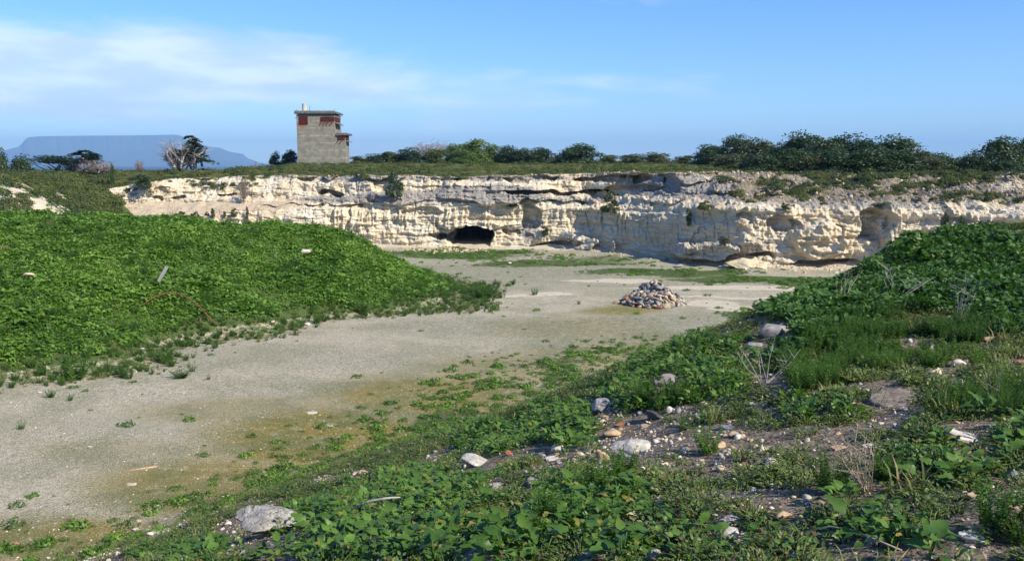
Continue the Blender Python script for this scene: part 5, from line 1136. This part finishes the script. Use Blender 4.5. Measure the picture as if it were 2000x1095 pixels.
# broad leaved plants built leaf by leaf
LG = {}
for k in range(4):
    r = np.random.RandomState(700 + k); V, Fc = leaf_geo(1.0, .62 + .08 * k, .35, .28 + .06 * k, 7, 4, .72, .05); V[:, 2] += .02 * np.sin(V[:, 1] * 22) * (np.abs(V[:, 0]) > .1)
    LG[k] = mesh('leaf', V, Fc, MT['broad'], {'tone': np.full(len(V), .55 + .12 * k)}, smooth=True)
def leafy(px, py, wpx, n, label, seed, Lm=.40):
    x, y, z = (float(a[0]) for a in hit(px, py)); R0 = wpx * y / F / 2; r = np.random.RandomState(seed)
    rt = empty('broad_leaf_plant', (x, y, z)); tag(rt, label, 'plant', 'large broad leaved plants on the bank')
    for i in range(n):
        az = i * 2.4 + r.normal(0, .3); q = .15 + .85 * math.sqrt((i + .5) / n); d = R0 * q * .62; Lf = R0 * Lm * r.uniform(.8, 1.25); zz_ = R0 * .55 * (1.15 - q) + .02
        m = orient(az - math.pi / 2, r.uniform(.1, .7) + .5 * (1 - q), r.normal(0, .25), Vector((math.cos(az) * d, math.sin(az) * d, zz_)))
        o = ob('leaf', LG[r.randint(4)], rt); o.matrix_local = m @ Matrix.Diagonal((Lf, Lf, Lf, 1))
    mb = MB()
    for i in range(n):
        az = i * 2.4; q = .15 + .85 * math.sqrt((i + .5) / n); d = R0 * q * .62; mb.tube([(0, 0, -.02), (math.cos(az) * d * .5, math.sin(az) * d * .5, R0 * .3 * (1.15 - q) + .03), (math.cos(az) * d, math.sin(az) * d, R0 * .55 * (1.15 - q) + .02)], [.004, .003, .002], 4)
    ob('stem', mb.me('stem', MT['feather']), rt)
for a in [(1655, 985, 120, 17, 'largest broad leaved plant, bright beside the bare gravel below the dry brush', 1), (1730, 1000, 90, 12, 'broad leaved plant touching the right side of the largest one', 2), (1845, 868, 90, 13, 'broad leaved plant left of the twig shaded slab', 3),
          (1775, 900, 74, 11, 'broad leaved plant above the feathery tuft right of the dry brush', 4), (1560, 1085, 90, 12, 'broad leaved plant at the bottom edge right of centre', 5), (1030, 1060, 90, 14, 'large leaved plant at bottom left of the grey shard', 6),
          (1200, 965, 80, 12, 'broad leaved plant above the cream rounded stone', 7), (860, 1080, 110, 14, 'large leaved plant at the bottom edge left of the pale flat stone', 8), (640, 1085, 110, 14, 'large leaved plant at the bottom edge right of the boulder', 9),
          (1110, 1030, 80, 12, 'broad leaved plant up left of the grey shard', 10), (1085, 960, 70, 11, 'broad leaved plant under the cream stone right of the splintered one', 11), (1340, 1055, 84, 13, 'round leaved plant between the two bottom pale stones', 12)]:
    leafy(*a)
# dry stems
def dry_brush(px, py, wpx, hpx, n, label, seed, lean=0.0, mt='straw', rad=.0035, name='dry_brush', cat='dry brush', sub=2, fan=.5):
    x, y, z = (float(a[0]) for a in hit(px, py)); s = y / F; r = np.random.RandomState(seed); rt = empty(name, (x, y, z)); tag(rt, label, cat)
    for i in range(n):
        a = r.uniform(-fan, fan) + lean; ln = hpx * s * r.uniform(.6, 1.0); dy = r.normal(0, .25); p0 = Vector((r.normal(0, .02), r.normal(0, .02), -.01))
        p2 = Vector((math.sin(a) * ln * wpx / hpx, dy * ln, math.cos(a) * ln)); p1 = p0.lerp(p2, .5) + Vector(r.normal(0, .06 * ln, 3)); mb = MB(); mb.tube([p0, p1, p2], [rad, rad * .7, rad * .3], 4)
        for k in range(sub): q = p1.lerp(p2, r.uniform(0, .7)); mb.tube([q, q + Vector((r.normal(0, .2), r.normal(0, .1), r.uniform(.05, .3))) * ln], [rad * .5, rad * .2], 3)
        ob('stem', mb.me('stem', MT[mt]), rt)
dry_brush(1690, 962, 110, 150, 30, 'bare dry brush with many pale stems fanning up left', 21, -.45, fan=.45)
dry_brush(1495, 748, 120, 95, 8, 'dead branching twig plant below the crest blocks', 22, -.1, 'grey_bark', .005, fan=.9, sub=4)
dry_brush(1870, 640, 60, 130, 5, 'tall thin dead stalks on the right bank above feathery weeds', 23, .05, 'grey_bark', .005, fan=.35, sub=3)
dry_brush(1640, 600, 90, 100, 7, 'thin dry stalks in the round leaved creeper', 24, .1, 'straw', .004, fan=.6)
dry_brush(1745, 590, 120, 90, 7, 'pale dead twigs sticking out of the creeper by the big bush', 25, .3, 'grey_bark', .005, fan=.7)
dry_brush(1706, 830, 30, 150, 2, 'single tall brown stalk left of the brown slab', 26, 0, 'bark', .003, fan=.08, sub=1)
dry_brush(1935, 800, 60, 90, 6, 'thin grey stalks above the twig shaded slab', 27, -.2, 'straw', .003, fan=.5)
dry_brush(1390, 610, 40, 1, 1, 'x', 28) if False else None
x_, y_, z_ = (float(a[0]) for a in hit(1800, 545))
bush(0, 0, 150, 100, 'feather', 0, 'big dense green bush on the crest in front of the right cliff', None, P=np.array([x_ + .3, y_ + 1.5, z_ - .1]))
bush(0, 0, 90, 60, 'feather', 1, 'smaller dense bush left of the big crest bush', None, P=np.array([x_ - .9, y_ + .6, z_ - .15]))
bush(0, 0, 120, 70, 'feather', 1, 'dense bush right of the big crest bush', None, P=np.array([x_ + 2.0, y_ + .8, z_ - .1]))
# branch lying on leaves
def lying(name, pts, rad, mt, label, cat, up=.1, n=6):
    P = []
    for px, py, dz in pts: x, y, z = (float(a[0]) for a in hit(px, py)); P.append(Vector((x, y, z + dz)))
    o0 = P[0].copy(); mb = MB(); mb.tube([p - o0 for p in P], rad, n); o = ob(name, mb.me(name, MT[mt], True), loc=o0); tag(o, label, cat); return o
lying('branch', [(693, 1013, .12), (722, 1010, .16), (750, 1005, .16), (768, 1001, .15), (786, 996, .13)], [.008, .012, .012, .010, .005], 'grey_bark', 'bleached white branch lying on the leaves right of the boulder', 'branch')
lying('bent_pipe', [(278, 603, .15), (300, 596, .4), (335, 592, .55), (358, 597, .55), (390, 618, .5), (420, 640, .2)], .03, 'rust', 'long bent rusty pipe lying over the left mound leaves', 'pipe')
lying('stick', [(1110, 992 - 140, .04), (1140, 848, .05), (1165, 842, .06)], .006, 'straw', 'thin dry stick by the cream stone under the grey chunk', 'stick')
lying('stick', [(1545, 915 + 145, .05), (1620, 1058, .09), (1665, 1066, .09), (1760, 1085, .03)], .005, 'straw', 'thin curved dry stem across mat leaves at the lower right', 'stick')
lying('stick', [(240, 921, .01), (281, 915, .012), (308, 911, .01)], .03, 'rock_tan', 'flat weathered strip of wood on the lower left floor', 'stick')
xb, yb, zb_ = (float(a[0]) for a in hit(318, 562)); mb = MB(); mb.box((0, 0, .25), (.16, .04, .95), (0, .55, 0)); o = ob('board', mb.me('board', MT['plank']), loc=(xb, yb, zb_ + .38)); tag(o, 'grey weathered board sticking out of the left mound leaves', 'board')
